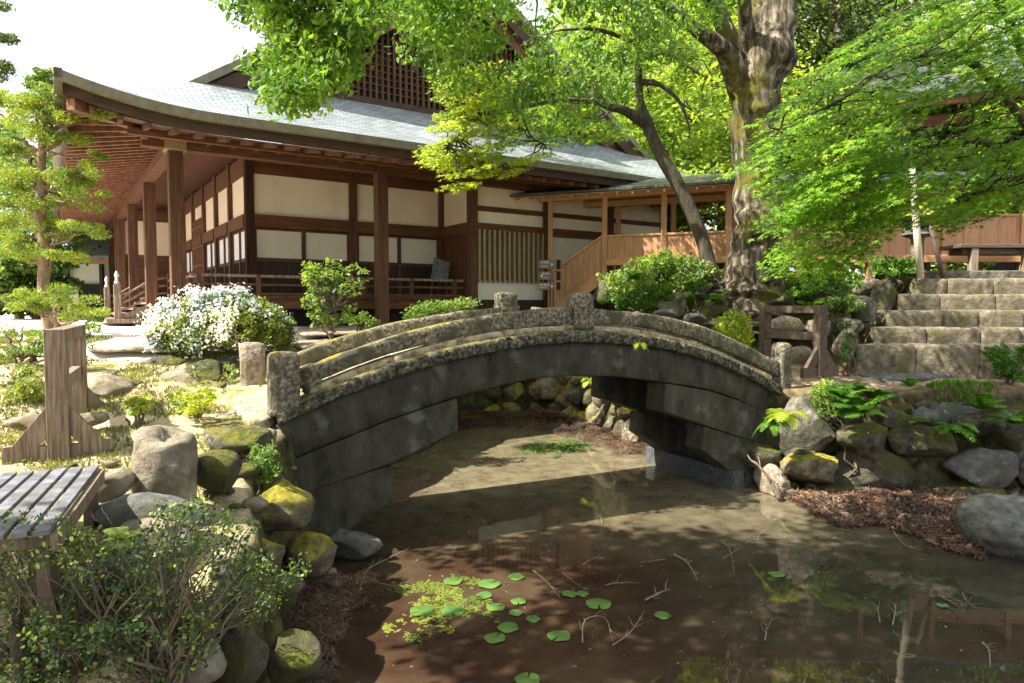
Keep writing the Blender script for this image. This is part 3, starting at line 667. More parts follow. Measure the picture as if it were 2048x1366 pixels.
# eave edge boards : pale tile edge above, dark board below
def eave_strip(name, mat, top, bot, inset, depth, closed=False):
    mb = MB(); path = [(a, -2 + inset) for a in np.concatenate([-2 + inset + np.linspace(0, 1, 16) ** 1.3 * 4, np.linspace(2.4, 12, 12), A1 - inset - (np.linspace(0, 1, 16) ** 1.3 * 4)[::-1]])]
    path2 = [(-2 + inset, b) for b in np.concatenate([-2 + inset + np.linspace(0, 1, 16) ** 1.3 * 4, np.linspace(2.4, BX, 14)])]
    for pth, nrm in ((path, (0, 1)), (path2, (1, 0))):
        rings = []
        for a, b in pth:
            z = rz_(0) + lift(a, b) + .0; n_ = np.array(nrm) * depth
            # mitre at the corner
            rings.append([H(a, b, z + top), H(a + n_[0], b + n_[1], z + top + (.02 if inset == 0 else 0)), H(a + n_[0], b + n_[1], z + bot), H(a, b, z + bot)])
        mb.loft(rings)
    return mb.build(name, M[mat], hall)
eave_strip('roof_edge', 'fascia', .01, -.15, -.02, .12)
eave_strip('eave_board', 'darkboard', -.15, -.33, .1, .1)
# sloping ceiling of the eaves and its rafters
def sz(m): return 3.58 + .19 * m
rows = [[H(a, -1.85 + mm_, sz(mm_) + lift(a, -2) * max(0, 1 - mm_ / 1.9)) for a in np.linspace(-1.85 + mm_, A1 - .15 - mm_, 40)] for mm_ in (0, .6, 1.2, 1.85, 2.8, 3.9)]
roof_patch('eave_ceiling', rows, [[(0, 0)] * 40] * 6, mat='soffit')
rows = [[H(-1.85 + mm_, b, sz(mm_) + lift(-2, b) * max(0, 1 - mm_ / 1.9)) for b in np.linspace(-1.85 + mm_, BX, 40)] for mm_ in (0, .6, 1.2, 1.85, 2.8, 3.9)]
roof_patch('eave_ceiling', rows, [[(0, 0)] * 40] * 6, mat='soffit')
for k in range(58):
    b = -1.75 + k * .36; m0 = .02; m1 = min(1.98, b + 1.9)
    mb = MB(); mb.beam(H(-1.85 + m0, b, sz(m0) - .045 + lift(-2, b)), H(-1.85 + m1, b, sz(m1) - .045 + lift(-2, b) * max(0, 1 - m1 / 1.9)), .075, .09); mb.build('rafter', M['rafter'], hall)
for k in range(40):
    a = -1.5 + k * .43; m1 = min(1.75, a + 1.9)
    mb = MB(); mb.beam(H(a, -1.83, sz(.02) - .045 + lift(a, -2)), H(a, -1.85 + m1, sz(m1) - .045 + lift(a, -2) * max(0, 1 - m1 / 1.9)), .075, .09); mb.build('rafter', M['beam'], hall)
mb = MB(); mb.beam(H(-1.8, -1.8, sz(0) + .22), H(0, 0, 3.86), .16, .2); mb.build('hip_rafter', M['rafter'], hall)
# shaped bracket ends under the front eave
for k in range(30):
    a = .55 + k * .47
    mb = MB(); mb.prism([H(a, -.13, 3.9), H(a, -.42, 3.9), H(a, -.42, 3.82), H(a, -.3, 3.74), H(a, -.13, 3.72)], _u * .1)
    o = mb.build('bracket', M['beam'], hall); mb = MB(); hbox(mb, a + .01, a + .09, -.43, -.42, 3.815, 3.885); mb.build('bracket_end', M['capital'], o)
for k in range(4):
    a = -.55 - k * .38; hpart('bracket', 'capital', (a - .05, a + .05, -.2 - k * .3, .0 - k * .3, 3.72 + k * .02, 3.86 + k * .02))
# purlin on the front seen under the eave
hpart('eave_purlin', 'beam', (-.9, 15, -.95, -.83, 3.62, 3.74))
# gable: lattice wall, barge boards, roof edges over it
gb = 1.1; zb = rz_(3.1) - .1; apx = 7.15
def tri(b_, inset, zdrop): return [H(apx - (9.15 - 3.0) + inset, b_, zb), H(apx + (9.15 - 3.0) - inset, b_, zb), H(apx, b_, rz_(9.15) - zdrop)]
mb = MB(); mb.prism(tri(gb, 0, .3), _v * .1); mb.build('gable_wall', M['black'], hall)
mb = MB()
for k in range(1, 76):
    a = apx - 6.1 + k * .163; m_ = 9.15 - abs(a - apx); top = rz_(m_) - .55
    if top > zb + .1: hbox(mb, a - .028, a + .028, gb - .1, gb - .02, zb + .15, top)
z = zb + .35
while z < rz_(9.15) - 1:
    half = (rz_(9.15) - .6 - z) / .66
    if half > .2: hbox(mb, apx - half, apx + half, gb - .07, gb - .03, z, z + .03)
    z += .17
mb.build('gable_lattice', M['post'], hall)
hpart('gable_sill', 'darkboard', (apx - 6, apx + 6, gb - .16, gb + .02, zb, zb + .15))
for s in (-1, 1):
    def gp(d, b_, dz): m_ = 2.35 + d * 6.8; return H(apx - s * (9.15 - m_), b_, rz_(m_) - dz)
    for nm, mt, b0, th, d0, d1 in (('gable_roof_edge', 'fascia', .4, .2, -.03, .17), ('gable_under_roof', 'soffit', .55, .55, .18, .24), ('barge_board', 'darkboard', .46, .07, .22, .62), ('inner_barge_board', 'rafter', .7, .07, .3, .9)):
        mb = MB(); rings = [[gp(t, b0, d0), gp(t, b0 + th, d0), gp(t, b0 + th, d1), gp(t, b0, d1)] for t in np.linspace(0, 1, 9)]
        mb.loft(rings); mb.build(nm, M[mt], hall)
hpart('ridge_cap', 'darkroof', (apx - .25, apx + .25, .2, BX, rz_(9.15) - .05, rz_(9.15) + .45), bevel=.03)
hpart('rear_body', 'wains', (WB + .3, 14, 2.4, 20, -.1, 4.1))
# leaning board on the veranda
tb = thing('leaning_board', H(6.55, .85, DECK), 'pale grey blank board on an easel leaning on the veranda by the wing corner', 'board', rz=HYAW)
mb = MB(); mb.beam(H(6.45, .85, DECK + .45), H(6.6, .95, DECK + 1.0), .5, .03, up=_v); mb.build('board_face', M['slat'], tb)
mb = MB(); mb.beam(H(6.25, .95, DECK), H(6.4, 1.0, DECK + .95), .04, .04); mb.beam(H(6.75, .95, DECK), H(6.7, 1.0, DECK + .95), .04, .04); mb.build('easel_legs', M['browndark'], tb)

# rear hall seen through the corridor
rh = thing('rear_hall', (3.8, 24.5, 2.5), 'cream walled rear hall seen through the cedar walkway', 'building')
mb = MB(); mb.box((3.9, 24.8, 4.6), (3.6, .3, 3.6)); mb.build('wall', M['whitewall'], rh)
mb = MB()
for x in (2.3, 3.3, 4.3, 5.5): mb.box((x, 24.6, 4.6), (.14 if x < 5 else .5, .2, 3.7))
mb.build('wall_post', M['wains'], rh)
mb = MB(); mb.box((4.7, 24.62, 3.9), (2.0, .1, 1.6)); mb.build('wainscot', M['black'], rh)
mb = MB(); mb.prism([(1.4, 23.4, 6.3), (6.4, 23.4, 6.3), (6.4, 25, 7.0), (1.4, 25, 7.0)], (0, 0, .15)); mb.build('roof', M['darkroof'], rh)

# ------------------------------------------------------------------ cedar walkway
wk = thing('covered_walkway', (1.06, 19.0, 2.45), 'new orange cedar covered walkway with boarded balustrade and ramped stair beside the hall', 'walkway')
D1 = unit([1.42, -.57, 0]); N1 = A([-D1[1], D1[0], 0]); O1 = A([1.06, 19.0, 0])
D2 = unit([1, -.035, 0]); N2 = A([-D2[1], D2[0], 0]); O2 = O1 + D1 * 4.7
def W1(s, t, z): return O1 + D1 * s + N1 * t + A([0, 0, z])
def W2(s, t, z): return O2 + D2 * s + N2 * t + A([0, 0, z])
def wbeam(nm, mt, p, q, wd, ht, bevel=0): mb = MB(); mb.beam(p, q, wd, ht); return mb.build(nm, M[mt], wk, bevel=bevel)
PT = [W1(s, 0, 0) for s in (0, 1.53, 3.1, 4.7)] + [W2(s, 0, 0) for s in (1.75, 3.5, 5.3, 7.2, 9.2)]
for i, p in enumerate(PT):
    z0 = 2.4 if i == 0 else 3.1 if i < 4 else 3.3
    wbeam('walkway_post', 'cedar', A([p[0], p[1], z0]), A([p[0], p[1], 5.78]), .13, .13, .006)
for i, (s, f) in enumerate([(.0, W1), (1.53, W1), (3.1, W1), (4.7, W1), (1.75, W2), (3.5, W2), (5.3, W2), (7.2, W2)]):
    wbeam('rear_walkway_post', 'cedar', f(s, 1.6, 3.0), f(s, 1.6, 5.78), .13, .13, .006)
wbeam('plate_beam', 'cedarh', W1(-.3, 0, 5.86), W1(4.78, 0, 5.86), .14, .16); wbeam('plate_beam', 'cedarh', W2(.0, 0, 5.862), W2(9.5, 0, 5.862), .135, .15)
wbeam('plate_beam', 'cedarh', W1(-.3, 1.6, 5.86), W1(4.9, 1.6, 5.86), .14, .16); wbeam('plate_beam', 'cedarh', W2(.1, 1.6, 5.862), W2(9.5, 1.6, 5.862), .135, .15)
wbeam('floor_beam', 'cedarh', W1(1.6, -.01, 4.07), W1(4.74, -.01, 4.07), .16, .17, .006); wbeam('floor_beam', 'cedarh', W2(.04, -.01, 4.07), W2(9.4, -.01, 4.07), .16, .17, .006)
for f, s0, s1 in ((W1, 1.53, 4.72), (W2, .0, 9.4)):
    mb = MB(); mb.prism([f(s0, .08, 4.13), f(s1, .08, 4.13), f(s1, 1.6, 4.13), f(s0, 1.6, 4.13)], (0, 0, .04)); mb.build('walkway_floor', M['cedarh'], wk)
def boards(f, s0, s1, z0, z1, t=0.0, nm='balustrade_boards', mt='cedar'):
    n = max(2, int((s1 - s0) / .21)); mb = MB()
    for k in range(n):
        a = s0 + (s1 - s0) * k / n; b_ = s0 + (s1 - s0) * (k + 1) / n - .006; dt = .006 * (k % 2)
        mb.prism([f(a, t + dt, z0), f(b_, t + dt, z0), f(b_, t + .03 + dt, z0), f(a, t + .03 + dt, z0)], (0, 0, z1 - z0))
    mb.build(nm, M[mt], wk)
boards(W1, 1.6, 3.04, 4.16, 4.74); boards(W1, 3.16, 4.64, 4.16, 4.74)
boards(W2, .08, 1.69, 4.16, 4.78); boards(W2, 1.81, 3.44, 4.16, 4.78); boards(W2, 3.56, 5.24, 4.16, 4.78); boards(W2, 5.36, 9.4, 4.16, 5.12)
for f, s0, s1, z in ((W1, 1.6, 3.04, 4.77), (W1, 3.16, 4.64, 4.77), (W2, .08, 1.69, 4.81), (W2, 1.81, 3.44, 4.81), (W2, 3.56, 5.24, 4.81), (W2, 5.36, 9.4, 5.15)):
    wbeam('handrail', 'cedarh', f(s0, .02, z), f(s1, .02, z), .1, .05)
# ramped stair from the court up to the floor
mb = MB(); n = 8
for k in range(n):
    s0 = .1 + 1.36 * k / n; s1 = .1 + 1.36 * (k + 1) / n - .006
    zl0, zl1 = 2.75 + (3.72 - 2.75) * k / n, 2.75 + (3.72 - 2.75) * (k + 1) / n; zt0, zt1 = 3.82 + .94 * k / n, 3.82 + .94 * (k + 1) / n
    mb.prism([W1(s0, 0, zl0), W1(s1, 0, zl1), W1(s1, 0, zt1), W1(s0, 0, zt0)], N1 * .03)
mb.build('stair_balustrade', M['cedar'], wk)
wbeam('stair_handrail', 'cedarh', W1(-.02, .0, 3.78), W1(1.5, .0, 4.79), .1, .05); wbeam('stair_string', 'cedarh', W1(-.1, -.02, 2.52), W1(1.5, -.02, 3.72), .08, .3)
for k in range(6): wbeam('stair_tread', 'cedarh', W1(.15 + .24 * k, .06, 2.75 + .23 * k), W1(.15 + .24 * k, 1.55, 2.75 + .23 * k), .26, .04)
wbeam('rear_handrail', 'cedarh', W1(1.6, 1.6, 4.8), W1(4.7, 1.6, 4.8), .08, .05)
# roof of the walkway
def wroof(f, s0, s1, tag_):
    mb = MB(); mb.prism([f(s0, -.62, 5.93), f(s0, .8, 6.36), f(s0, 2.2, 5.93), f(s0, 2.2, 5.87), f(s0, .8, 6.29), f(s0, -.62, 5.87)], (f(s1, 0, 0) - f(s0, 0, 0))); mb.build('walkway_roof', M['darkroof'], wk)
    mb = MB(); mb.prism([f(s0 + .1, -.55, 5.86), f(s0 + .1, .8, 6.27), f(s0 + .1, 2.1, 5.86), f(s0 + .1, 2.1, 5.83), f(s0 + .1, .8, 6.24), f(s0 + .1, -.55, 5.83)], (f(s1 - .1, 0, 0) - f(s0 + .1, 0, 0))); mb.build('roof_boarding', M['cedarh'], wk)
wroof(W1, -1.0, 4.85, 0); wroof(W2, .1, 9.8, 1)
for k in range(14): mb = MB(); s = -.8 + k * .4; mb.beam(W1(s, -.58, 5.80), W1(s, .7, 6.18), .05, .06); mb.build('roof_rafter', M['cedarh'], wk)
# ------------------------------------------------------------------ arched stone bridge
BS = A([-2.51, 7.5, 0.0]); BDIR = unit([6.87, 3.5, 0]); BW = A([-BDIR[1], BDIR[0], 0]); BL = 7.71; BWID = 2.15
bridge = thing('stone_bridge', BS + A([0, 0, .3]), 'arched mossy granite bridge with low stone railings crossing the pond', 'bridge')
def bsz(x, y, wo=0.0):
    """picture point -> (s, z) in the vertical plane of the bridge side, wo metres in from the near face"""
    p = Pn(x, y, BS + BW * wo, BW); return (float(np.dot(p - BS, BDIR)), float(p[2]))
def BP(s, w_, z): return BS + BDIR * s + BW * w_ + A([0, 0, z])
def curve(px, wo, smooth=True):
    pts = sorted(bsz(x, y, wo) for x, y in px); s = [p[0] for p in pts]; z = [p[1] for p in pts]
    if smooth:
        co = np.polyfit(s, z, 4); return lambda t: float(np.polyval(co, t))
    return lambda t: float(np.interp(t, s, z))
edge_top = curve([(545, 838), (600, 800), (650, 778), (740, 742), (838, 716), (1000, 683), (1094, 667), (1160, 661), (1280, 665), (1350, 679), (1430, 702), (1480, 728), (1530, 756), (1590, 788)], 0)
_s1 = 7.75
def sweep(mb, s0, s1, w0, w1, zt, zb, step=.12, jit=.012, seed=0, nw=3):
    """rough stone bar following the arch between across-positions w0..w1"""
    n = max(2, int((s1 - s0) / step)); rings = []
    for i in range(n + 1):
        s = s0 + (s1 - s0) * i / n; t = zt(s); b = zb(s); c = min(.02, (t - b) * .2, abs(w1 - w0) * .2); r = []
        ring = [(w0 + c, b), (w0, b + c)] + [(w0, b + c + (t - b - 2 * c) * k / 3) for k in (1, 2)] + [(w0, t - c), (w0 + c, t)] + [(w0 + (w1 - w0) * k / (nw + 1), t) for k in range(1, nw + 1)] + [(w1 - c, t), (w1, t - c)] + [(w1, b + c + (t - b - 2 * c) * k / 3) for k in (2, 1)] + [(w1, b + c), (w1 - c, b)]
        for w_, z in ring:
            p = BP(s, w_, z); q = Vector(p * 3.1) + Vector((seed * 7.7, 0, 0)); nv = mnoise.noise_vector(q) * jit + mnoise.noise_vector(q * 4) * jit * .5
            r.append(p + A(nv))
        rings.append(r)
    mb.loft(rings); return mb
et = edge_top
# paving deck in long slabs
joints = np.linspace(.0, BL + .05, 8)
for i in range(7):
    mb = MB(); sweep(mb, joints[i] + .004, joints[i + 1] - .004, .42, BWID - .42, lambda s: et(s) + .01, lambda s: et(s) - .2, jit=.008, seed=i, nw=8); mb.build('deck_slab', M['mosstop'], bridge, smooth=True)
# edge beams (near and far)
ejs = [-.08, 1.3, 2.8, 4.3, 5.6, 6.8, _s1]
for side in (0, 1):
    for i in range(len(ejs) - 1):
        w0, w1 = (0, .4) if side == 0 else (BWID - .4, BWID)
        mb = MB(); sweep(mb, ejs[i] + .003, ejs[i + 1] - .003, w0, w1, lambda s: et(s), lambda s: et(s) - .155, jit=.016, seed=10 + i + side * 9); mb.build('edge_beam', M['mossedge'], bridge, smooth=True)
        w0, w1 = (.17, .4) if side == 0 else (BWID - .4, BWID - .17)
        mb = MB(); sweep(mb, max(.3, ejs[i] + .003), ejs[i + 1] - .003, w0 + .002, w1 - .003, lambda s: et(s) + .075, lambda s: et(s) - .02, jit=.008, seed=40 + i + side * 9); mb.build('kerb_stone', M['mosstop'], bridge, smooth=True)
# railings : curved bars on short blocks between posts
rl_top = curve([(610, 736), (650, 719), (720, 694), (787, 671), (870, 650), (958, 634), (1050, 620), (1125, 613)], .25)
rl_bot = curve([(610, 772), (650, 755), (750, 716), (855, 688), (947, 669), (1040, 656), (1125, 650)], .25)
rr_top = curve([(1190, 616), (1240, 622), (1350, 639), (1400, 652), (1450, 672), (1500, 697), (1550, 722)], .25)
rr_bot = curve([(1190, 652), (1240, 650), (1350, 668), (1430, 694), (1470, 712), (1550, 752)], .25)
sl, sm, sr = bsz(567, 760, .17)[0] + .06, bsz(1160, 640, .25)[0], bsz(1563, 720, .25)[0]
def sdist(s): return s
for side, wc in ((0, .27), (1, BWID - .27)):
    for (s0, s1, tp, bt_, sd) in ((sl + .12, sm - .14, rl_top, rl_bot, 1), (sm + .14, sr - .1, rr_top, rr_bot, 2)):
        mb = MB(); sweep(mb, s0, s1, wc - .085, wc + .085, tp, bt_, jit=.014, seed=60 + sd + side * 5); mb.build('rail_bar', M['granite'], bridge, smooth=True)
    for (x0, x1, tp) in ((852, 950, 1), (1105, 1135, 1), (1190, 1260, 2), (606, 640, 1)):
        a = bsz(x0, 690, .25)[0]; b_ = bsz(x1, 690, .25)[0]
        f = rl_bot if tp == 1 else rr_bot
        mb = MB(); sweep(mb, a, b_, wc - .08, wc + .08, lambda s: f(s) + .03, lambda s: et(s) + .03, jit=.012, seed=80 + x0); mb.build('rail_block', M['granite'], bridge, smooth=True)
def post(name, s, wc, z0, z1, wd, mat, seed):
    mb = MB(); rings = []
    prof = [(z0, wd / 2), (z0 + .05, wd / 2)] + [(z0 + .05 + (z1 - z0 - .1) * k / 5, wd / 2) for k in range(1, 5)] + [(z1 - .04, wd / 2), (z1 - .008, wd / 2 - .025), (z1 + .008, wd / 2 - .07), (z1 + .01, .01)]
    for z, h in prof:
        r = []
        for (ex, ey) in ((-1, -1), (-.5, -1), (0, -1), (.5, -1), (1, -1), (1, -.5), (1, 0), (1, .5), (1, 1), (.5, 1), (0, 1), (-.5, 1), (-1, 1), (-1, .5), (-1, 0), (-1, -.5)):
            k = .94 if abs(ex) == 1 and abs(ey) == 1 else 1
            p = BP(s + ex * h * k, wc + ey * h * k, z); q = Vector(p * 4) + Vector((seed, 0, 0)); r.append(p + A(mnoise.noise_vector(q) * .012))
        rings.append(r)
    mb.loft(rings); return mb.build(name, M[mat], bridge, smooth=True)
hL = bsz(567, 705, .2)[1]; hM = bsz(1157, 587, .25)[1]; hR = bsz(1563, 686, .25)[1]
print('POSTS', bsz(567, 760, .17), bsz(505, 730, BWID - .15), bsz(1012, 600, BWID - .25), sm, et(0))
sLn = bsz(567, 760, .17)[0]; sLf = bsz(505, 730, BWID - .15)[0]; smf = bsz(1012, 600, BWID - .25)[0]
post('railing_post', sLn, .17, et(.1) - .12, hL, .33, 'granite', 1); post('railing_post', sLf, BWID - .15, 1.2, bsz(505, 686, BWID - .15)[1], .31, 'granite_pink', 2)
post('railing_post', sm, .25, et(sm) + .02, hM, .29, 'granite', 0); post('railing_post', smf, BWID - .25, et(smf) + .02, bsz(1012, 586, BWID - .25)[1], .3, 'granite', 5.1)
post('railing_post', sr, .25, et(sr) - .1, hR, .24, 'granite', 5); post('railing_post', sr, BWID - .25, et(sr) - .1, hR, .24, 'granite', 6)
# ribs and corbels below, traced on the near face and carried across the bridge
def side_poly(name, mat, pts, wo, wi, seed=0, sub=True):
    sz_ = [bsz(x, y, wo) for x, y in pts]; mb = MB(); mb.prism([BP(s, wo, z) for s, z in sz_], BW * (wi - wo)); return mb.build(name, M[mat], bridge, bevel=.012)
def arch_under(px, wo=.12):
    return [bsz(x, y, wo) for x, y in px]
RIBB = [(470, 985), (560, 928), (667, 885), (770, 843), (855, 813), (917, 793), (1000, 772), (1060, 759), (1128, 752), (1231, 753), (1350, 768), (1420, 780), (1480, 800), (1560, 850)]
rb = sorted(bsz(x, y, .12) for x, y in RIBB); rbs = [p[0] for p in rb]; rbz = [p[1] for p in rb]
ribbot = lambda s: float(np.interp(s, rbs, rbz))
for (s0, s1) in ((-.25, 2.55), (2.56, 5.3), (5.31, 7.55)):
    for w0, w1 in ((.12, .72), (.74, 1.4), (1.42, BWID - .12)):
        mb = MB(); sweep(mb, s0, s1, w0, w1, lambda s: et(s) - .15, ribbot, step=.15, jit=.008, seed=100 + int(s0 * 3) + int(w0 * 9)); mb.build('arch_rib', M['rib'], bridge, smooth=True)
def corbel(pts, wo, seed):
    s_ = [bsz(x, y, wo) for x, y in pts]
    for a_, b_ in ((wo, .52), (BWID - .52, BWID - wo)):
        # short straight-sided beam with worn faces
        mb = MB(); mb.prism([BP(s, a_, z) for s, z in s_], BW * (b_ - a_)); o = mb.build('corbel', M['rib'], bridge, bevel=.018)
corbel([(560, 931), (667, 888), (770, 846), (855, 816), (915, 797), (917, 862), (785, 927), (600, 990), (540, 1010)], .1, 1)
corbel([(600, 986), (785, 930), (787, 1003), (690, 1064), (600, 1115), (520, 1120)], .13, 2)
corbel([(1330, 767), (1350, 770), (1420, 782), (1480, 802), (1580, 850), (1560, 900), (1410, 851), (1327, 823)], .1, 3)
corbel([(1410, 853), (1560, 900), (1560, 960), (1470, 950), (1405, 900)], .13, 4)
side_poly('corbel_shelf', 'rib', [(600, 1010), (700, 985), (690, 1060), (560, 1110)], .53, BWID - .53)
# abutment masonry behind the corbels
def bbox(name, mat, s0, s1, w0, w1, z0, z1):
    mb = MB(); mb.prism([BP(s0, w0, z0), BP(s1, w0, z0), BP(s1, w1, z0), BP(s0, w1, z0)], (0, 0, z1 - z0)); return mb.build(name, M[mat], bridge, bevel=.02)
sa = 7.0
bbox('abutment', 'rib', sa, 7.9, .12, BWID - .1, -.5, 1.05); bbox('abutment', 'rib', -.5, .62, .2, BWID - .15, -.5, 1.0)
bbox('footing', 'mesh', sa - .25, sa - .01, .05, BWID + .1, -.5, .3)
# end slab & paving leading on to the bridge at the left
pv = [([(400, 800), (480, 762), (545, 800), (520, 835), (470, 850)], 'mosstop'), ([(385, 770), (445, 745), (485, 760), (405, 796)], 'mosstop')]
def slab(px, z, th, label, mat='mosstop', name='paving_stone', seed=0):
    pts = [Pz(x, y, z) for x, y in px]; c = np.mean(pts, 0); mb = MB()
    # rounded, slightly irregular outline
    ring = []
    n = len(pts)
    for i in range(n):
        for t in np.linspace(0, 1, 7)[:-1]:
            p = pts[i] * (1 - t) + pts[(i + 1) % n] * t; p = c + (p - c) * (.93 + .07 * abs(t - .5) * 0 + .07 * math.sin(math.pi * t)); ring.append(p)
    rings = []
    for sc, dz in ((.97, -th), (1.0, -th * .7), (1.0, -.03), (.97, -.006), (.9, 0), (.5, .004), (.02, .006)):
        rings.append([c + (p - c) * sc + A([0, 0, dz]) + A(mnoise.noise_vector(Vector(p * 3) + Vector((seed, 0, dz * 3)))) * .025 for p in ring])
    mb.loft(rings); o = mb.build(name, M[mat], None, smooth=True, label=label, cat='paving stone' if name == 'paving_stone' else 'kerb stone')
    return o
slab([(500, 845), (450, 800), (500, 770), (560, 790), (560, 830)], 1.66, .25, 'paving stone directly against the foot of the left railing posts', seed=1)
slab([(400, 812), (400, 790), (470, 780), (505, 800), (470, 830), (420, 835)], 1.63, .2, 'pinkish flat paving stone one step left of the bridge posts', 'mosstop', seed=2)
slab([(405, 868), (412, 845), (480, 836), (530, 842), (520, 870), (450, 880)], 1.6, .22, 'moss covered slab below the left end of the bridge edge', 'mossedge', seed=3)
slab([(300, 800), (330, 790), (400, 790), (410, 806), (340, 815)], 1.66, .15, 'small flat stone in the path beyond the pale stump stone', 'granite_pink', seed=4)

# ------------------------------------------------------------------ wooden barriers
def barrier(px_near, Y, Lg, Hh, label, mat, yaxis=None, foot=.88):
    n0 = P(px_near[0], px_near[1], Y); z0 = n0[2]; ax = BW; cr = BDIR
    t = thing('wooden_barrier', n0, label, 'barrier')
    def B(s, a, z): return n0 + ax * s + cr * a + A([0, 0, z])
    def bx(nm, s0, s1, a0, a1, z0_, z1_): mb = MB(); mb.prism([B(s0, a0, z0_), B(s1, a0, z0_), B(s1, a1, z0_), B(s0, a1, z0_)], (0, 0, z1_ - z0_)); mb.build(nm, M[mat], t, bevel=.008)
    for s in (0, Lg - .14):
        bx('post', s, s + .14, -.09, .09, 0, Hh)
        for sg in (-1, 1):
            mb = MB(); pl = [(.092, .02), (.13, .02), (.13, .12), (.22, .12), (.22, .0), (foot / 2, .0), (foot / 2, .16), (foot / 2 - .09, .17), (.092, .52)]
            pl = [(.092, -.03), (foot / 2, -.03), (foot / 2, .15), (foot / 2 - .08, .155), (.092, .5), (.092, .215), (.165, .135), (.092, .13)]
            mb.prism([B(s + .03, sg * a, z) for a, z in pl], ax * .07); mb.build('foot_brace', M[mat], t, bevel=.005)
    bx('top_rail', .142, Lg - .142, -.075, .075, Hh - .13, Hh - .003)
    bx('middle_rail', .142, Lg - .142, -.045, .045, Hh * .5, Hh * .5 + .14)
    return t
bl = Pz(118, 922, 1.4)
barrier((118, 920), 6.3, 1.8, 1.22, 'pinkish weathered wooden barrier with flared feet standing on the left bank', 'greywood')
barrier((1646, 752), 11.6, 1.35, 1.2, 'dark brown wooden barrier behind the right end of the bridge', 'browndark')

# ------------------------------------------------------------------ bench
bf = [Pz(200, 930, 1.75), Pz(-190, 930, 1.75)]; bdir = unit(Pz(100, 1062, 1.75) - bf[0]); bdir[2] = 0; bside = A([bdir[1], -bdir[0], 0]); bside = bside if bside[0] < 0 else -bside
bench = thing('slatted_bench', bf[0] - A([0, 0, .42]), 'low bench of blue grey wooden slats at the left edge of the bank', 'bench')
for k in range(15):
    mb = MB(); p = bf[0] + bside * (.045 + k * .098); mb.beam(p + A([0, 0, -.015]), p + bdir * 1.55 + A([0, 0, -.015]), .074, .03); mb.build('slat', M['slat'], bench, bevel=.004)
for d in (.09, 1.42):
    mb = MB(); p = bf[0] + bdir * d + A([0, 0, -.075]); mb.beam(p, p + bside * 1.5, .06, .085); mb.build('cross_bearer', M['greywood'], bench)
    for k in (.05, 1.42):
        mb = MB(); q = bf[0] + bdir * d + bside * k; mb.beam(q + A([0, 0, -.122]), q + A([0, 0, -.55]), .07, .07); mb.build('leg', M['browndark'], bench)
mb = MB(); p = bf[0] + A([0, 0, -.075]) - bside * .01; mb.beam(p + bdir * .0, p + bdir * 1.55, .035, .09); mb.build('side_rail', M['greywood'], bench)

# ------------------------------------------------------------------ stone stairs, terrace furniture
st = thing('stone_stairs', (8.5, 12.9, 1.5), 'broad stairs of rough tan stone blocks climbing to the terrace', 'stairs')
tops = [(690, 12.85, 6.5), (655, 13.3, 7.05), (620, 13.75, 7.55), (588, 14.2, 8.05), (556, 14.65, 8.6)]
zprev = 1.3; sr_ = random.Random(5)
for i, (yp, Y, x0) in enumerate(tops):
    z1 = P(1900, yp, Y)[2]; x = x0
    while x < 13.2:
        wd = sr_.uniform(.75, 1.35); mb = MB(); 
        dY = sr_.uniform(-.03, .03)
        n = 9; rings = []
        for q in (0, .02, .15, .3, .45, .6, .8, .98, 1):
            r = []
            xx = x + .008 + (wd - .016) * q; e = .012 if q in (0, 1) else 0
            for (yy, zz) in [(Y + .02 + e, zprev - .25), (Y + e, zprev), (Y + e, zprev + (z1 - zprev) * .33), (Y + e, zprev + (z1 - zprev) * .66), (Y + e + .005, z1 - .05 - e), (Y + .035 + e, z1 - .008 - e), (Y + .12, z1 - e), (Y + .3, z1 - e), (Y + .62, z1 - e), (Y + .62, zprev - .25)]:
                p = A([xx, yy + dY - (xx - x0) * .0, zz]); r.append(p + A(mnoise.noise_vector(Vector(p * 1.7)) * .022) + A(mnoise.noise_vector(Vector(p * 9)) * .014))
            rings.append(r)
        mb.loft(rings); mb.build('step_block', M['stepstone'], st, smooth=True); x += wd
    zprev = z1
# terrace kerb above the top step
mb = MB(); z1 = P(1900, 541, 15.3)[2]
mb.box((11.4, 15.5, z1 - .25), (5.2, .5, .5)); mb.jitter(.02, 2); mb.build('terrace_kerb', M['rock'], st, bevel=.03)
tb = thing('low_table', P(1935, 541, 15.9), 'dark topped low wooden bench table on the terrace above the stairs', 'table')
c0 = P(1935, 541, 15.9)
mb = MB(); mb.box(c0 + A([1.0, .3, .56]), (2.5, .8, .09)); mb.build('tabletop', M['browndark'], tb, bevel=.015)
for dx in (.12, 1.36, 2.2): mb = MB(); mb.box(c0 + A([dx, 0, .24]), (.16, .16, .54)); mb.build('leg', M['greywood'], tb, bevel=.01)
mb = MB(); mb.box(c0 + A([1.0, .3, .44]), (2.2, .5, .12)); mb.build('apron', M['browndark'], tb)
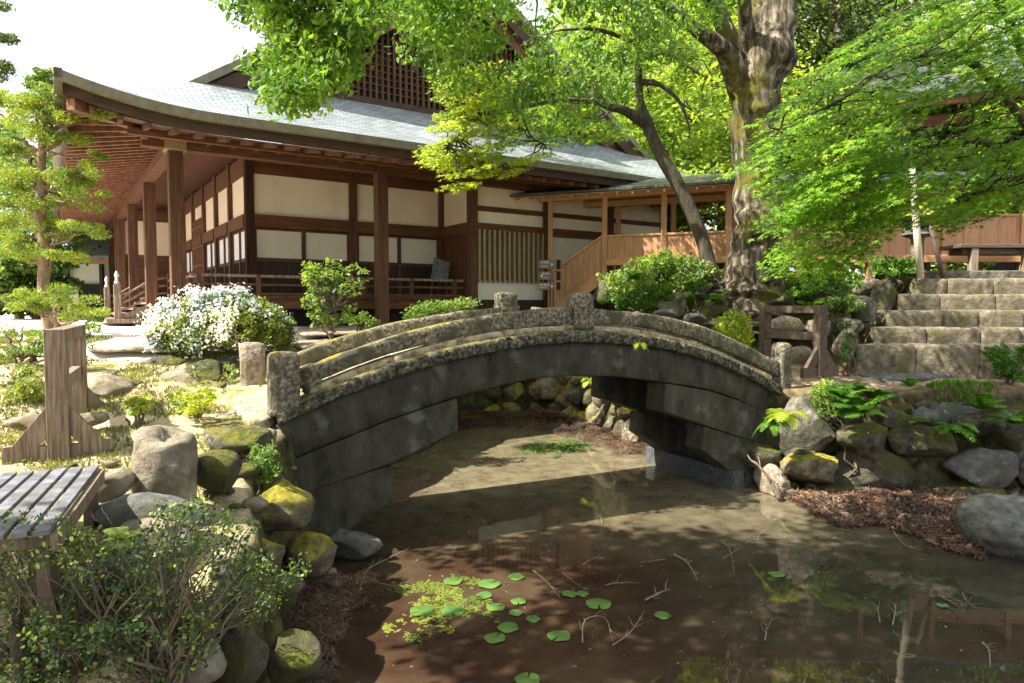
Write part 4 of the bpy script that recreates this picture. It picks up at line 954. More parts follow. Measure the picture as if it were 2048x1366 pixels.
# lantern
lc = P(1833, 548, 15.2); ln = thing('stone_lantern', lc, 'stone lantern with a mossy yellow cap beside the bleached pole', 'lantern')
mb = MB(); mb.tube([lc + A([0, 0, z]) for z in (0, .05, .1, .75, .8)], [.2, .2, .14, .13, .17], 12); mb.build('pillar', M['stepstone'], ln, smooth=True)
mb = MB(); mb.tube([lc + A([0, 0, z]) for z in (.8, .86, .9)], [.2, .34, .3], 6); mb.build('platform', M['rockgrey'], ln)
mb = MB()
for dx, dy in ((-.17, -.17), (.17, -.17), (-.17, .17), (.17, .17)): mb.box(lc + A([dx, dy, 1.06]), (.1, .1, .33))
mb.box(lc + A([0, 0, .93]), (.44, .44, .06)); mb.box(lc + A([0, .05, 1.06]), (.26, .2, .3)); mb.build('fire_box', M['rockgrey'], ln)
mb = MB(); mb.tube([lc + A([0, 0, z]) for z in (1.2, 1.25, 1.36, 1.46, 1.5)], [.3, .46, .3, .14, .05], 6); mb.build('cap', M['yellowmoss'], ln)
# props
mb = MB(); mb.tube([P(1841, 556, 14.6), P(1834, 470, 14.5), P(1829, 400, 14.4), P(1824, 335, 14.3)], [.075, .07, .065, .055], 10)
mb.build('bamboo_prop', M['bamboo'], None, smooth=True, label='bleached bamboo pole propping a maple limb in front of the lantern', cat='pole')
mb = MB(); mb.tube([P(1886, 556, 14.9), P(1872, 500, 14.9), P(1858, 440, 14.9)], [.05, .045, .04], 8)
mb.build('wooden_prop', M['browndark'], None, smooth=True, label='thin dark brown pole leaning to the right of the lantern', cat='pole')
# direction signs
sp_ = P(1100, 640, 17.9); sp_[2] = 2.4; sg = thing('direction_sign', sp_, 'post with three brown direction boards lettered in white beside the walkway ramp', 'sign')
mb = MB(); mb.beam(sp_, A([sp_[0], sp_[1], 4.02]), .06, .06); mb.build('signpost', M['browndark'], sg)
for k, (y0, y1) in enumerate(((520, 538), (543, 560), (565, 580))):
    a = P(1079, y0, 17.8); b_ = P(1108, y1, 17.8); c = (a + b_) / 2
    mb = MB(); mb.box(c, (b_[0] - a[0], .04, a[2] - b_[2])); f = mb.build('sign_board', M['signface'], sg, bevel=.004)
    mb = MB(); r2 = random.Random(k)
    rows_ = ((.25, .06), (-.2, .035)) if k != 2 else ((.18, .07), (-.2, .035))
    for (dz, hh) in rows_:
        x = -.42 + (.12 if k == 1 else 0)
        while x < (.1 if dz < 0 else .2):
            wd = r2.uniform(.05, .085); cc = c + A([x * (b_[0] - a[0]), -.022, dz * (a[2] - b_[2])])
            mb.box(cc, (wd * .38, .003, hh * .25)); mb.box(cc + A([0, 0, hh * .35]), (wd * .3, .003, hh * .2)); mb.box(cc + A([wd * .1, 0, 0]), (.008, .003, hh)); mb.box(cc - A([wd * .12, 0, .002]), (.007, .003, hh * .8)); x += wd * 1.5 / (b_[0] - a[0]) * .4
    # arrow
    ax_ = c + A([.36 * (b_[0] - a[0]) * (1 if k != 1 else -1), -.022, 0]); mb.prism([ax_ + A([-.02, 0, -.04]), ax_ + A([.03, 0, .0]), ax_ + A([-.02, 0, .04])], (0, -.003, 0))
    mb.build('white_lettering', M['white'], f)
    mb = MB(); d = P(1117, (y0 + y1) / 2, 17.95); mb.box(d, (.1, .16, a[2] - b_[2])); mb.build('side_board', M['black'], sg)
# ------------------------------------------------------------------ boulders
R = prock
# left bank, near
mb = MB(); c = P(331, 998, 5.45); rr_ = 58 * 5.6 / FPX; hh = .53; rings = []
for z, k in [(-.15, .9), (0, .98), (.1, 1.03), (.2, 1.04), (.3, 1.02), (.4, .97), (.47, .93), (.505, .88), (.52, .8), (.528, .6), (.532, .3), (.534, .03)]:
    r = []
    for j in range(36):
        t = 2 * math.pi * j / 36; q = c + A([math.cos(t) * rr_ * k, math.sin(t) * rr_ * k, z - .06 * math.cos(t + .6) * (z > .35)]); nv = A(mnoise.noise_vector(Vector(q * 3))) * .035 + A(mnoise.noise_vector(Vector(q * 11))) * .012
        chip = .05 * max(0, 1 - (abs((t - 5.5)) / .5)) * max(0, 1 - abs(z - .42) / .1); r.append(q + nv - A([math.cos(t), math.sin(t), .4]) * chip)
    rings.append(r)
mb.loft(rings); mb.v = [tuple(A(v) - c) for v in mb.v]; o = mb.build('rock', M['rockpale'], None, smooth=True, label='tall pale stump shaped boulder with a flat top right of the wooden barrier', cat='rock'); o.location = tuple(c)
R(218, 968, 80, 62, Y=5.0, seed=4, mat='rockpale', depth=.35, label='small tan boulder between the bench and the stump shaped boulder')
R(432, 952, 112, 88, Y=5.7, seed=5, mat='rockmoss', squareness=.3, depth=.5, label='grey boulder with a mossy lid right of the stump shaped boulder')
R(480, 880, 110, 60, Y=6.7, seed=6, mat='rockmoss', depth=.6, label='mossy boulder tucked under the left end of the bridge')
R(545, 1020, 150, 105, Y=6.2, seed=7, mat='yellowmoss', cuts=12, depth=.7, label='angular boulder capped with yellow moss below the left bridge corbels')
R(300, 1030, 240, 75, Y=4.75, seed=8, mat='rockgrey', squareness=.1, cuts=4, depth=.45, label='long smooth blue grey boulder lying behind the near bush')
R(300, 1085, 160, 90, Y=4.5, seed=9, mat='rockpale', depth=.35, label='pale boulder directly under the long blue grey boulder')
R(430, 1130, 120, 110, Y=5.0, seed=10, mat='rockpale', depth=.5, label='pale tilted boulder right of the near bush')
R(510, 1120, 110, 90, Y=5.6, seed=11, mat='yellowmoss', depth=.5, label='moss topped boulder at the pond margin left of the dark hollow')
R(625, 1110, 110, 80, Y=6.7, seed=12, mat='yellowmoss', depth=.5, label='low mossy boulder strewn with leaves at the foot of the left abutment')
R(700, 1085, 130, 60, Y=7.6, seed=13, mat='rockgrey', depth=.4, label='black wet boulder in the water below the left corbel')
R(590, 1320, 100, 105, Y=4.5, seed=14, mat='rockmoss', squareness=.1, cuts=3, depth=.35, label='smooth egg shaped boulder at the pond margin in the lower left')
R(470, 1310, 130, 140, Y=4.2, seed=15, mat='rockmoss', depth=.4, label='very mossy green boulder left of the egg shaped boulder')
R(360, 1330, 170, 110, Y=3.9, seed=16, mat='rockpale', depth=.4, label='pale boulder under the roots of the near bush')
R(495, 1210, 130, 110, Y=4.9, seed=17, mat='rockmoss', depth=.5, label='dark mossy boulder half hidden by the right twigs of the near bush')
R(250, 1150, 150, 80, Y=4.2, seed=18, mat='rockgrey', depth=.35, label='grey boulder seen through the middle of the near bush')
R(180, 1350, 200, 90, Y=3.6, seed=19, mat='rockgrey', depth=.3, label='grey boulder at the bottom edge beneath the near bush trunk')
R(560, 1190, 90, 90, Y=5.6, seed=20, mat='rockmoss', depth=.5, label='dark boulder in shade above the leaf litter on the left margin')
# cobbles wedged between the larger stones of the left margin
for i in range(64):
    if i < 40: x, y = rnd.uniform(-2.75, -1.7), rnd.uniform(3.6, 7.6)
    else: x, y = rnd.uniform(-4.6, -2.7), rnd.uniform(5.2, 9.3)
    s = rnd.uniform(.07, .2) if i < 40 else rnd.uniform(.05, .12); z = hz(x, y)
    if z < .02: z = 0
    rock((x, y, z + s * .15), (s * rnd.uniform(.9, 1.5), s * rnd.uniform(.9, 1.4), s * rnd.uniform(.6, .9)), 300 + i, ['rockmoss', 'rock', 'rockmoss', 'rockpale'][i % 4], 'small rounded cobble lying between the bigger boulders of the left bank', 'cobble', 'cobble', 'cobbles between the left bank boulders', 2, yaw=rnd.uniform(0, 3))
for i in range(26):
    x, y = rnd.uniform(4.2, 8.6), rnd.uniform(9.7, 10.7); s = rnd.uniform(.08, .2)
    rock((x, y, max(.08, hz(x, y)) + s * .1), (s * 1.3, s, s * .8), 400 + i, ['rockmoss', 'rock'][i % 2], 'small dark cobble filling a gap of the right bank wall', 'cobble', 'cobble', 'cobbles in the gaps of the right bank wall', 2, yaw=rnd.uniform(0, 3))
# left bank, far
R(215, 785, 95, 60, Y=8.2, seed=21, mat='rockpale', depth=.7, label='pale flat topped boulder just right of the barrier post')
R(345, 768, 130, 52, Y=9.0, seed=22, mat='rockpale', depth=.6, label='long tan boulder in front of the white azalea')
R(410, 752, 90, 60, Y=9.3, seed=23, mat='rockmoss', depth=.6, label='shaded boulder under the right side of the white azalea')
R(450, 740, 60, 78, Y=9.6, seed=24, mat='rockgrey', depth=.5, label='upright grey boulder left of the pinkish railing post')
R(270, 778, 60, 36, Y=8.7, seed=25, mat='rockmoss', depth=.4, label='small dark boulder between the flat topped and the long tan boulders')
R(350, 728, 120, 34, Y=9.6, seed=26, mat='rockmoss', depth=.4, label='low shaded stone ledge at the base of the white azalea')
R(60, 850, 110, 50, Y=7.4, seed=27, mat='rockpale', depth=.5, label='pale boulder behind the barrier foot at the left edge')
R(185, 835, 60, 30, Y=7.0, seed=28, mat='rockpale', depth=.3, label='small pale stone in the grass behind the barrier')
for i, (px, z, lb) in enumerate([([(170, 690), (420, 687), (425, 694), (175, 697)], 2.28, 'long low kerb stone edging the gravel court left of the azalea'),
    ([(575, 682), (690, 668), (730, 676), (600, 694)], 2.3, 'kerb stone in front of the bright green shrub'), ([(590, 655), (650, 650), (740, 652), (745, 662), (600, 668)], 2.42, 'flat stone behind the bright green shrub')]):
    slab(px, z, .06, lb, 'granite_pink', 'kerb_stone', seed=20 + i)
# right bank wall: two rough courses from the bridge to the right edge
UP = [(1612, 862, 100, 120, 10.35, 'rock', 'upright granite boulder between the yellow ferns and the wall top'), (1728, 880, 118, 60, 10.2, 'rockmoss', 'long boulder under the large green fern'),
      (1842, 882, 112, 56, 10.1, 'rockmoss', 'rounded boulder right of the one under the large fern'), (1775, 845, 70, 50, 10.6, 'rockmoss', 'boulder behind the large green fern'), (1890, 820, 150, 60, 10.9, 'rockgrey', 'pale grey slab shaped boulder at the path edge below the stairs'),
      (1950, 850, 80, 50, 10.4, 'rock', 'boulder among the ferns near the right edge'), (2030, 860, 80, 70, 10.2, 'rockmoss', 'boulder cut by the right edge in the upper wall course'), (1830, 820, 60, 45, 11.0, 'rock', 'small grey boulder beside the path edge slab'), (1680, 815, 60, 50, 10.9, 'rock', 'small boulder left of the large green fern')]
LO = [(1625, 938, 110, 62, 10.2, 'yellowmoss', 'yellow mossed boulder above the dead branch'), (1545, 965, 56, 62, 10.35, 'rockpale', 'pale block at the foot of the right abutment beside the dead branch'), (1735, 940, 150, 80, 10.35, 'rockmoss', 'broad shaded boulder above the leaf litter'),
      (1845, 945, 110, 74, 10.4, 'rockmoss', 'flat faced shaded boulder in the middle of the right wall'), (1962, 935, 122, 68, 10.0, 'rockgrey', 'smooth dark grey oval boulder near the right edge'), (2055, 940, 66, 90, 10.0, 'rock', 'grey boulder at the right edge beside the smooth oval one'),
      (1680, 985, 110, 44, 10.2, 'rockmoss', 'low mossy boulder just above the leaf litter left part'), (1930, 985, 130, 40, 10.0, 'rockmoss', 'low boulder under the smooth oval boulder'), (1600, 905, 70, 40, 10.5, 'rockmoss', 'small dark boulder under the upright granite boulder'),
      (1500, 905, 110, 60, 10.7, 'rockmoss', 'dark boulder wedged beneath the right corbel'), (1795, 905, 60, 40, 10.5, 'rock', 'small wedge boulder between the two upper long boulders'), (1550, 860, 60, 60, 10.9, 'rockmoss', 'dark boulder behind the yellow ferns')]
for i, (x, y, a, b_, Y, mt, lb) in enumerate(UP + LO): R(x, y, a * 1.06, b_ * 1.1, Y=Y, seed=40 + i, mat=mt, depth=.75, label=lb, squareness=.25, cuts=10)
R(2015, 1052, 168, 118, Y=7.7, seed=70, mat='rockgrey', squareness=.05, cuts=3, depth=1.1, label='big smooth grey boulder in the water at the right edge')
# mossy wall beyond the arch
for i, (x, y, a, b_, Y, mt, lb) in enumerate([(1150, 800, 90, 70, 17.0, 'yellowmoss', 'yellow mossed boulder farthest left in the wall seen under the arch'), (1215, 825, 80, 70, 15.6, 'yellowmoss', 'second yellow mossed boulder under the arch'), (1180, 775, 60, 40, 16.6, 'rock', 'grey boulder touching the arch underside'),
    (1100, 775, 70, 46, 17.4, 'rockpale', 'pinkish stone at the far shore under the arch'), (1245, 855, 60, 60, 14.7, 'yellowmoss', 'bright mossy boulder beside the inner footing'), (1275, 870, 60, 60, 13.9, 'rockpale', 'pale stone next to the dark opening'), (1290, 840, 50, 40, 14.0, 'rock', 'small stacked stone above the pale one by the dark opening'), (1130, 770, 60, 30, 17.8, 'yellowmoss', 'low mossy stone at the back of the pond'), (1250, 800, 50, 46, 15.0, 'rockmoss', 'dark stone under the inner corbel'), (940, 775, 90, 60, 17.9, 'rockmoss', 'dark boulder farthest left on the far shore under the arch'), (1010, 778, 80, 50, 18.0, 'rockmoss', 'shaded boulder in the middle of the far shore under the arch'), (1062, 772, 60, 50, 17.9, 'rockmoss', 'dark boulder left of the pinkish stone at the far shore')]):
    R(x, y, a * 1.1, b_ * 1.15, Y=Y, seed=80 + i, mat=mt, depth=.7, label=lb, cuts=10)
wl = [(3.1, 12.75), (2.95, 13.3), (2.75, 13.9), (2.5, 14.5), (2.3, 15.1), (2.05, 15.7), (1.8, 16.3), (1.55, 16.9), (1.2, 17.5), (.6, 17.85), (0, 17.7), (-.6, 17.5)]
ordn = ['first', 'second', 'third', 'fourth', 'fifth', 'sixth', 'seventh', 'eighth', 'ninth', 'tenth', 'eleventh', 'twelfth']
for row, (zz, nm) in enumerate(((.22, 'bottom'), (.68, 'middle'), (1.1, 'top'))):
    for k, (x, y) in enumerate(wl):
        s = rnd.uniform(.5, .72)
        rock((x + .1 * row + rnd.uniform(-.05, .05), y + rnd.uniform(-.12, .12), zz + rnd.uniform(-.05, .05)), (s, s * 1.05, rnd.uniform(.42, .55)), 500 + row * 20 + k, ['yellowmoss', 'yellowmoss', 'rock', 'yellowmoss', 'rockmoss'][(k * 3 + row) % 5], '%s stone from the bridge in the %s course of the mossy pond wall behind it' % (ordn[k], nm), 'rock', 'rock', 'stones of the mossy wall beyond the bridge', 3, yaw=rnd.uniform(0, 3), cuts=10)
mb = MB(); mb.tube([P(1195, 850, 14.6), P(1205, 825, 14.7), P(1222, 790, 14.9)], [.14, .1, .09], 8, jit=.3); mb.build('leaning_stump', M['bark'], None, smooth=True, label='weathered stump leaning on the mossy wall under the arch', cat='stump')
# planted slope behind the bridge
SL = [(1212, 584, 44, 44, 16.8, 'rockmoss', 'upright mossy rock at the head of the cedar stair'), (1345, 612, 60, 40, 14.6, 'rockpale', 'pale tilted rock nearest the middle of the slope'), (1245, 585, 40, 40, 16, 'rockmoss', 'dark mossy rock under the green bush'), (1330, 628, 46, 22, 14.0, 'rockgrey', 'pale blue grey rock just above the bridge rail'),
      (1388, 636, 50, 24, 13.6, 'rockgrey', 'blue grey rock close to the bridge rail, right of the pale one'), (1285, 600, 70, 36, 15.5, 'rockmoss', 'long mossy rock below the bush'), (1410, 583, 44, 28, 14.8, 'rock', 'small rock left of the big trunk'), (1555, 603, 70, 32, 13.9, 'rock', 'grey streaked rock at the right foot of the big trunk'), (1566, 652, 74, 34, 13.2, 'rockpale', 'oval rock framed by the dark barrier, left opening'),
      (1632, 656, 50, 38, 13.3, 'rockpale', 'round rock framed by the dark barrier, right opening'), (1610, 590, 70, 40, 14.2, 'rockmoss', 'mossy rock right of the grey streaked one'), (1735, 574, 56, 34, 14.6, 'rockpale', 'pale rock under the maple near the stair top'), (1722, 622, 56, 50, 13.6, 'rock', 'grey rock halfway up the left side of the stairs'),
      (1768, 592, 50, 60, 14.2, 'rockmoss', 'dark slanting rock flanking the upper steps'), (1690, 690, 44, 60, 12.8, 'rockpale', 'pale block at the lower left corner of the stairs'), (1655, 575, 60, 40, 14.6, 'rockpale', 'pinkish rock below the hanging maple'), (1800, 565, 60, 34, 14.9, 'rockmoss', 'mossy rock beside the lantern foot'),
      (1700, 655, 50, 30, 13.2, 'rock', 'flat rock beside the second step'), (1600, 715, 60, 40, 12.6, 'rockpale', 'buff stone on the ground under the dark barrier'), (1310, 575, 40, 26, 15.6, 'rock', 'small rock half hidden in the green bush'), (1440, 625, 40, 30, 14.0, 'rockmoss', 'small dark rock at the left foot of the big trunk')]
for i, (x, y, a, b_, Y, mt, lb) in enumerate(SL): R(x, y, a * 1.1, b_ * 1.15, Y=Y, seed=110 + i, mat=mt, depth=.5, label=lb, sub=3, cuts=10)
slab([(1700, 742), (1840, 728), (1930, 738), (1900, 750), (1760, 760)], 1.62, .12, 'long grey flat paving slab on the path before the stairs', 'rockgrey', seed=31)

# ------------------------------------------------------------------ trees
def foliage(name, mat, V, parent, shape): return np_mesh(name, V, len(SH[shape]), M[mat], parent)
# great old tree
T0 = ground_px(1500, 625); T0 = P(1500, 620, 14.4); big = thing('old_tree', T0, 'great old tree with thick mottled mossy trunk right of the bridge', 'tree')
mb = MB()
def tr(px, Y, rpx, jit=.18, n=20, k=4, seed=0, close=False):
    Ys = Y if hasattr(Y, '__len__') else [Y] * len(px)
    pts = [P(x, y, yy) for (x, y), yy in zip(px, Ys)]; rad = [r * yy / FPX for r, yy in zip(rpx, Ys)]
    p2, r2 = smooth_path(pts, rad, k); mb.tube(p2, r2, n, jit=jit, seed=seed); return dense(pts, 5)
nodes = [tr([(1495, 665), (1500, 620), (1508, 560), (1515, 480), (1518, 400), (1512, 320), (1508, 240), (1516, 170), (1530, 90), (1545, 0), (1560, -150), (1570, -320)], 14.6, [118, 84, 60, 49, 42, 42, 45, 54, 50, 42, 34, 24], jit=.34, n=36, k=8)]
nodes.append(tr([(1488, 180), (1450, 105), (1400, 65), (1330, 10), (1270, -60), (1150, -200)], [14.6, 14.2, 13.8, 13.3, 12.5, 11], [30, 19, 14, 11, 9, 7], jit=.15, n=12))
nodes.append(tr([(1480, 140), (1455, 60), (1420, -20), (1350, -140)], [14.6, 14.9, 15.2, 15.6], [22, 14, 10, 7], n=12)); nodes.append(tr([(1500, 120), (1490, 30), (1480, -80)], [14.5, 14.0, 13.2], [20, 14, 11], n=12)); nodes.append(tr([(1462, 110), (1440, 40), (1395, -30), (1330, -90)], [14.6, 14.4, 14.2, 14.0], [16, 13, 11, 8], n=10))
nodes.append(tr([(1270, -60), (1000, -260), (760, -300), (600, -230)], [12.5, 10.5, 9.3, 8.6], [12, 11, 9, 6], n=8)); nodes.append(tr([(1270, -60), (1120, -120), (950, -130), (850, -60)], [12.5, 11.6, 10.8, 10.4], [9, 8, 6, 4], n=8))
ZC = region([(760, -160), (1500, -160), (1440, 20), (1380, 110), (1250, 170), (1120, 245), (1030, 258), (960, 225), (880, 140), (820, 110), (785, 50)], 96, 10.2, 13.0, 22)
ZL = region([(470, 20), (480, -140), (740, -140), (735, 10), (700, 70), (680, 130), (640, 185), (600, 205), (560, 200), (515, 165), (520, 125), (590, 100), (560, 60), (505, 45)], 84, 8.0, 9.4, 13)
ZO = np.array([(x, y, z) for x, y, z in [(rnd.uniform(-2.2, 6.5), rnd.uniform(5.5, 10.6), rnd.uniform(8.8, 11)) for _ in range(190)] if mnoise.noise(Vector((x * .45, y * .45, 8))) > -.02])  # unseen crown above the frame, added for the shade it casts below
ZG = region([(770, -60), (980, -60), (1000, 130), (900, 120), (810, 60)], 26, 9.6, 11.2, 16)
allc = np.vstack([ZC, ZL, ZG, ZO]); nn = np.vstack(nodes)
twigs_to(mb, nn, ZL, .022, .006, every=4, lift=.12); twigs_to(mb, nn, ZC, .03, .008, every=4, lift=.1)
mb.tube(sag(P(745, 60, 9.2), P(760, 165, 9.2), 6, .0, .06), [.012, .01, .009, .008, .006, .005, .003], 5); mb.tube(sag(P(762, 85, 9.2), P(780, 130, 9.2), 5, 0, .08), [.008, .007, .005, .004, .003, .002], 4)
mb.build('trunk', M['bark'], big, smooth=True)
V = cloud(allc, [(.38, .38, .24)], 175, .092, 'broad', nbias=(.25, -.55, .55), nspread=.6, tdir=(-.3, -.1, -.9), tspread=.55)
foliage('crown', 'L_zel', V, big, 'broad')
V = cloud(region([(1120, -140), (1500, -140), (1440, 20), (1300, 130), (1120, 130)], 24, 14, 15.5, 22), [(.55, .55, .25)], 110, .11, 'oval', nbias=(0, -.3, .8), nspread=.6)
foliage('crown', 'L_mid', V, big, 'oval')

# leaning young maple
T1 = P(1425, 560, 15.6); lean = thing('leaning_maple', T1, 'slender leaning maple with yellow green foliage before the hall roof', 'tree'); mb = MB(); nodes = []
nodes.append(tr([(1432, 580), (1422, 545), (1408, 490), (1385, 430), (1362, 380), (1330, 325), (1310, 285), (1290, 240), (1280, 200), (1277, 130), (1282, 60), (1290, -20)], 15.6, [22, 16, 14, 14, 14, 13, 12, 13, 8, 7, 6, 4], jit=.16, n=12))
nodes.append(tr([(1290, 245), (1250, 222), (1205, 205), (1190, 170), (1180, 120), (1160, 90)], [15.6, 15.2, 14.8, 14.6, 14.4, 14.2], [13, 9, 9, 7, 5, 3], n=8)); nodes.append(tr([(1205, 205), (1120, 200), (1040, 215), (960, 230), (900, 290)], [14.8, 14, 13.4, 13, 12.7], [6, 5, 4, 3, 2], n=6)); nodes.append(tr([(1283, 165), (1320, 170), (1360, 205), (1380, 260)], [15.6, 15.4, 15.2, 15], [7, 5, 4, 2], n=6)); nodes.append(tr([(1280, 120), (1330, 105), (1400, 150)], [15.6, 15.4, 15.2], [6, 4, 2], n=6))
nodes.append(tr([(1040, 215), (1060, 270), (1090, 290)], [13.4, 13, 12.7], [3, 2, 1.5], n=5)); nodes.append(tr([(1280, 90), (1200, 60), (1120, 60)], [15.6, 15, 14.5], [5, 4, 2], n=6))
Yc = region([(878, 150), (960, 120), (1010, 150), (1020, 290), (1000, 345), (960, 352), (905, 352), (842, 328), (850, 300), (885, 270), (870, 235), (888, 205), (872, 180)], 88, 12.4, 13.4, 12)
Yc2 = np.vstack([region([(885, 370), (945, 372), (940, 384), (890, 380)], 4, 12.5, 12.9), region([(1000, 330), (1060, 300), (1100, 300), (1060, 340), (1010, 350)], 6, 12.6, 13)])
Mc = region([(1000, 130), (1100, 80), (1290, 60), (1400, 80), (1450, 200), (1460, 330), (1400, 345), (1320, 330), (1180, 262), (1130, 240), (1060, 275), (1010, 270)], 105, 15.4, 18, 16)
Mx = region([(1000, 240), (1080, 230), (1200, 250), (1240, 275), (1130, 285), (1010, 285)], 20, 13, 14, 12)
nn = np.vstack(nodes); twigs_to(mb, nn, np.vstack([Yc, Yc2]), .02, .006, every=2, lift=.05); twigs_to(mb, nn, Mc, .02, .006, every=3, lift=.08)
mb.build('trunk', M['barkdark'], lean, smooth=True)
foliage('crown', 'L_yellow', cloud(np.vstack([Yc, Yc2]), [(.3, .3, .07)], 62, .11, 'maple', nbias=(-.1, -.35, .9), nspread=.35, tilt=(-.8, -.5, -.3)), lean, 'maple')
foliage('crown', 'L_mid', cloud(np.vstack([Mc, Mx]), [(.46, .46, .1)], 90, .11, 'maple', nbias=(-.1, -.3, .9), nspread=.4, tilt=(-.8, -.5, -.3)), lean, 'maple')

# big weeping maple on the right
wm = thing('weeping_maple', (9.4, 11.6, 1.5), 'broad bright green maple drooping in layers over the right bank and stairs', 'tree'); mb = MB(); nodes = []
def trw(pts, rad, n=10): 
    p2, r2 = smooth_path([A(p) for p in pts], rad, 4); mb.tube(p2, r2, n, jit=.15); return dense([A(p) for p in pts], 5)
nodes.append(trw([(9.4, 11.6, 1.45), (9.5, 11.5, 2.6), (9.2, 11.4, 4.0), (8.7, 11.2, 5.6), (8.4, 11, 7.2)], [.2, .16, .14, .11, .07]))
nodes.append(trw([(9.2, 11.4, 4.0), P(2000, 300, 10.9), P(1880, 290, 10.6), P(1760, 330, 10.4), P(1660, 380, 10.2)], [.1, .06, .04, .03, .015], 8))
nodes.append(trw([(8.9, 11.3, 5.2), P(1950, 130, 10.6), P(1800, 120, 10.2), P(1680, 200, 10), P(1560, 260, 9.8)], [.08, .055, .04, .03, .015], 8))
nodes.append(trw([(8.7, 11.2, 5.8), P(2000, 10, 10.5), P(1880, -20, 10.2), P(1760, 60, 10)], [.07, .05, .035, .015], 8)); nodes.append(trw([(9.2, 11.4, 4.2), P(2020, 380, 10.5), P(1940, 390, 10.2)], [.06, .04, .02], 8))
Wp = region([(2150, -120), (1850, -60), (1790, 20), (1725, 75), (1640, 135), (1580, 180), (1525, 240), (1490, 300), (1490, 345), (1550, 400), (1580, 460), (1600, 470), (1630, 440), (1700, 360), (1760, 330), (1800, 200), (1900, 170), (2150, 170)], 200, 8.6, 11.6, 19)
Wl = region([(1570, 420), (1600, 380), (1700, 340), (1760, 330), (1800, 400), (1760, 460), (1720, 500), (1680, 545), (1610, 575), (1580, 570), (1570, 520)], 48, 8.8, 11, 18)
Wr = region([(1700, 330), (1850, 300), (2150, 240), (2150, 400), (2000, 410), (1900, 440), (1800, 420), (1740, 470)], 64, 9, 11.6, 20)
Wx = region([(1780, 200), (2150, 150), (2150, 290), (1800, 320)], 20, 9.5, 11.5, 18)
Ws = region([(1890, 350), (2000, 430), (1990, 460), (1900, 440)], 7, 9.5, 10.5, 14)
allw = np.vstack([Wp, Wl, Wr, Ws, Wx]); nn = np.vstack(nodes); twigs_to(mb, nn, allw, .018, .005, every=2, lift=.06)
mb.build('trunk', M['barkdark'], wm, smooth=True)
foliage('crown', 'L_maple', cloud(allw, [(.5, .38, .055)], 88, .108, 'maple', nbias=(-.45, -.3, .85), nspread=.22, tdir=(-.9, -.3, -.5), tspread=.45, tilt=(-.9, -.3, -.5)), wm, 'maple')

# sprawling crown over the camera: out of the frame, its shade falls on the near water
ov = thing('overhanging_tree', (-4.2, -2.5, .8), 'tall tree behind the viewer whose crown shades the near water', 'tree'); mb = MB()
nd = trw([(-4.2, -2.5, .6), (-4.0, -2.2, 3), (-3.4, -1.4, 6), (-2.6, 0, 8.2), (-1.6, 1.8, 9)], [.35, .3, .26, .2, .12], 12)
cc = []
for i in range(430):
    x, y, z = rnd.uniform(-7.5, 3.6), rnd.uniform(-.8, 6.8), rnd.uniform(6.4, 10.5)
    if mnoise.noise(Vector((x * .36, y * .36, 5))) < -.15 or (x < -6.4 and y > 2.4): continue
    if z < EYE + y * .5 + .9: continue
    cc.append((x, y, z))
twigs_to(mb, nd, np.array(cc), .06, .015, every=5, lift=.05)
mb.build('trunk', M['bark'], ov, smooth=True)
foliage('crown', 'L_zel', cloud(cc, [(.75, .75, .3)], 130, .16, 'oval', nbias=(0, 0, 1), nspread=.5), ov, 'oval')

# trees of the wooded slope behind the hall and the walkway
def crown_tree(base, hgt, rad, z0, nclump, per, lsz, mat, label, name='background_tree', trunk_r=.25, barkm='barkdark', flat_=.55, group='trees on the wooded slope'):
    b_ = A(base, float); t = thing(name, b_, label, 'tree', group); mb = MB(); mb.tube([b_ - A([0, 0, .3]), b_ + A([.1, 0, hgt * .4]), b_ + A([0, .1, hgt * .9])], [trunk_r, trunk_r * .7, trunk_r * .25], 8, jit=.15)
    cs = []
    for i in range(nclump):
        q = rng.normal(size=3); q /= np.linalg.norm(q); r = rng.random() ** .4; q = q * r
        cs.append(b_ + A([0, 0, z0 + (hgt - z0) * .5]) + A([q[0] * rad, q[1] * rad, q[2] * (hgt - z0) * .55]))
    cs = np.array(cs); tn = dense([b_ + A([0, 0, hgt * .3]), b_ + A([0, 0, hgt * .85])], 6); twigs_to(mb, tn, cs, .06, .02, every=4)
    mb.build('trunk', M[barkm], t, smooth=True)
    foliage('crown', mat, cloud(cs, [(rad * .3, rad * .3, rad * .3 * flat_)], per, lsz, 'oval', nbias=(-.2, -.3, .8), nspread=.6), t, 'oval'); return t
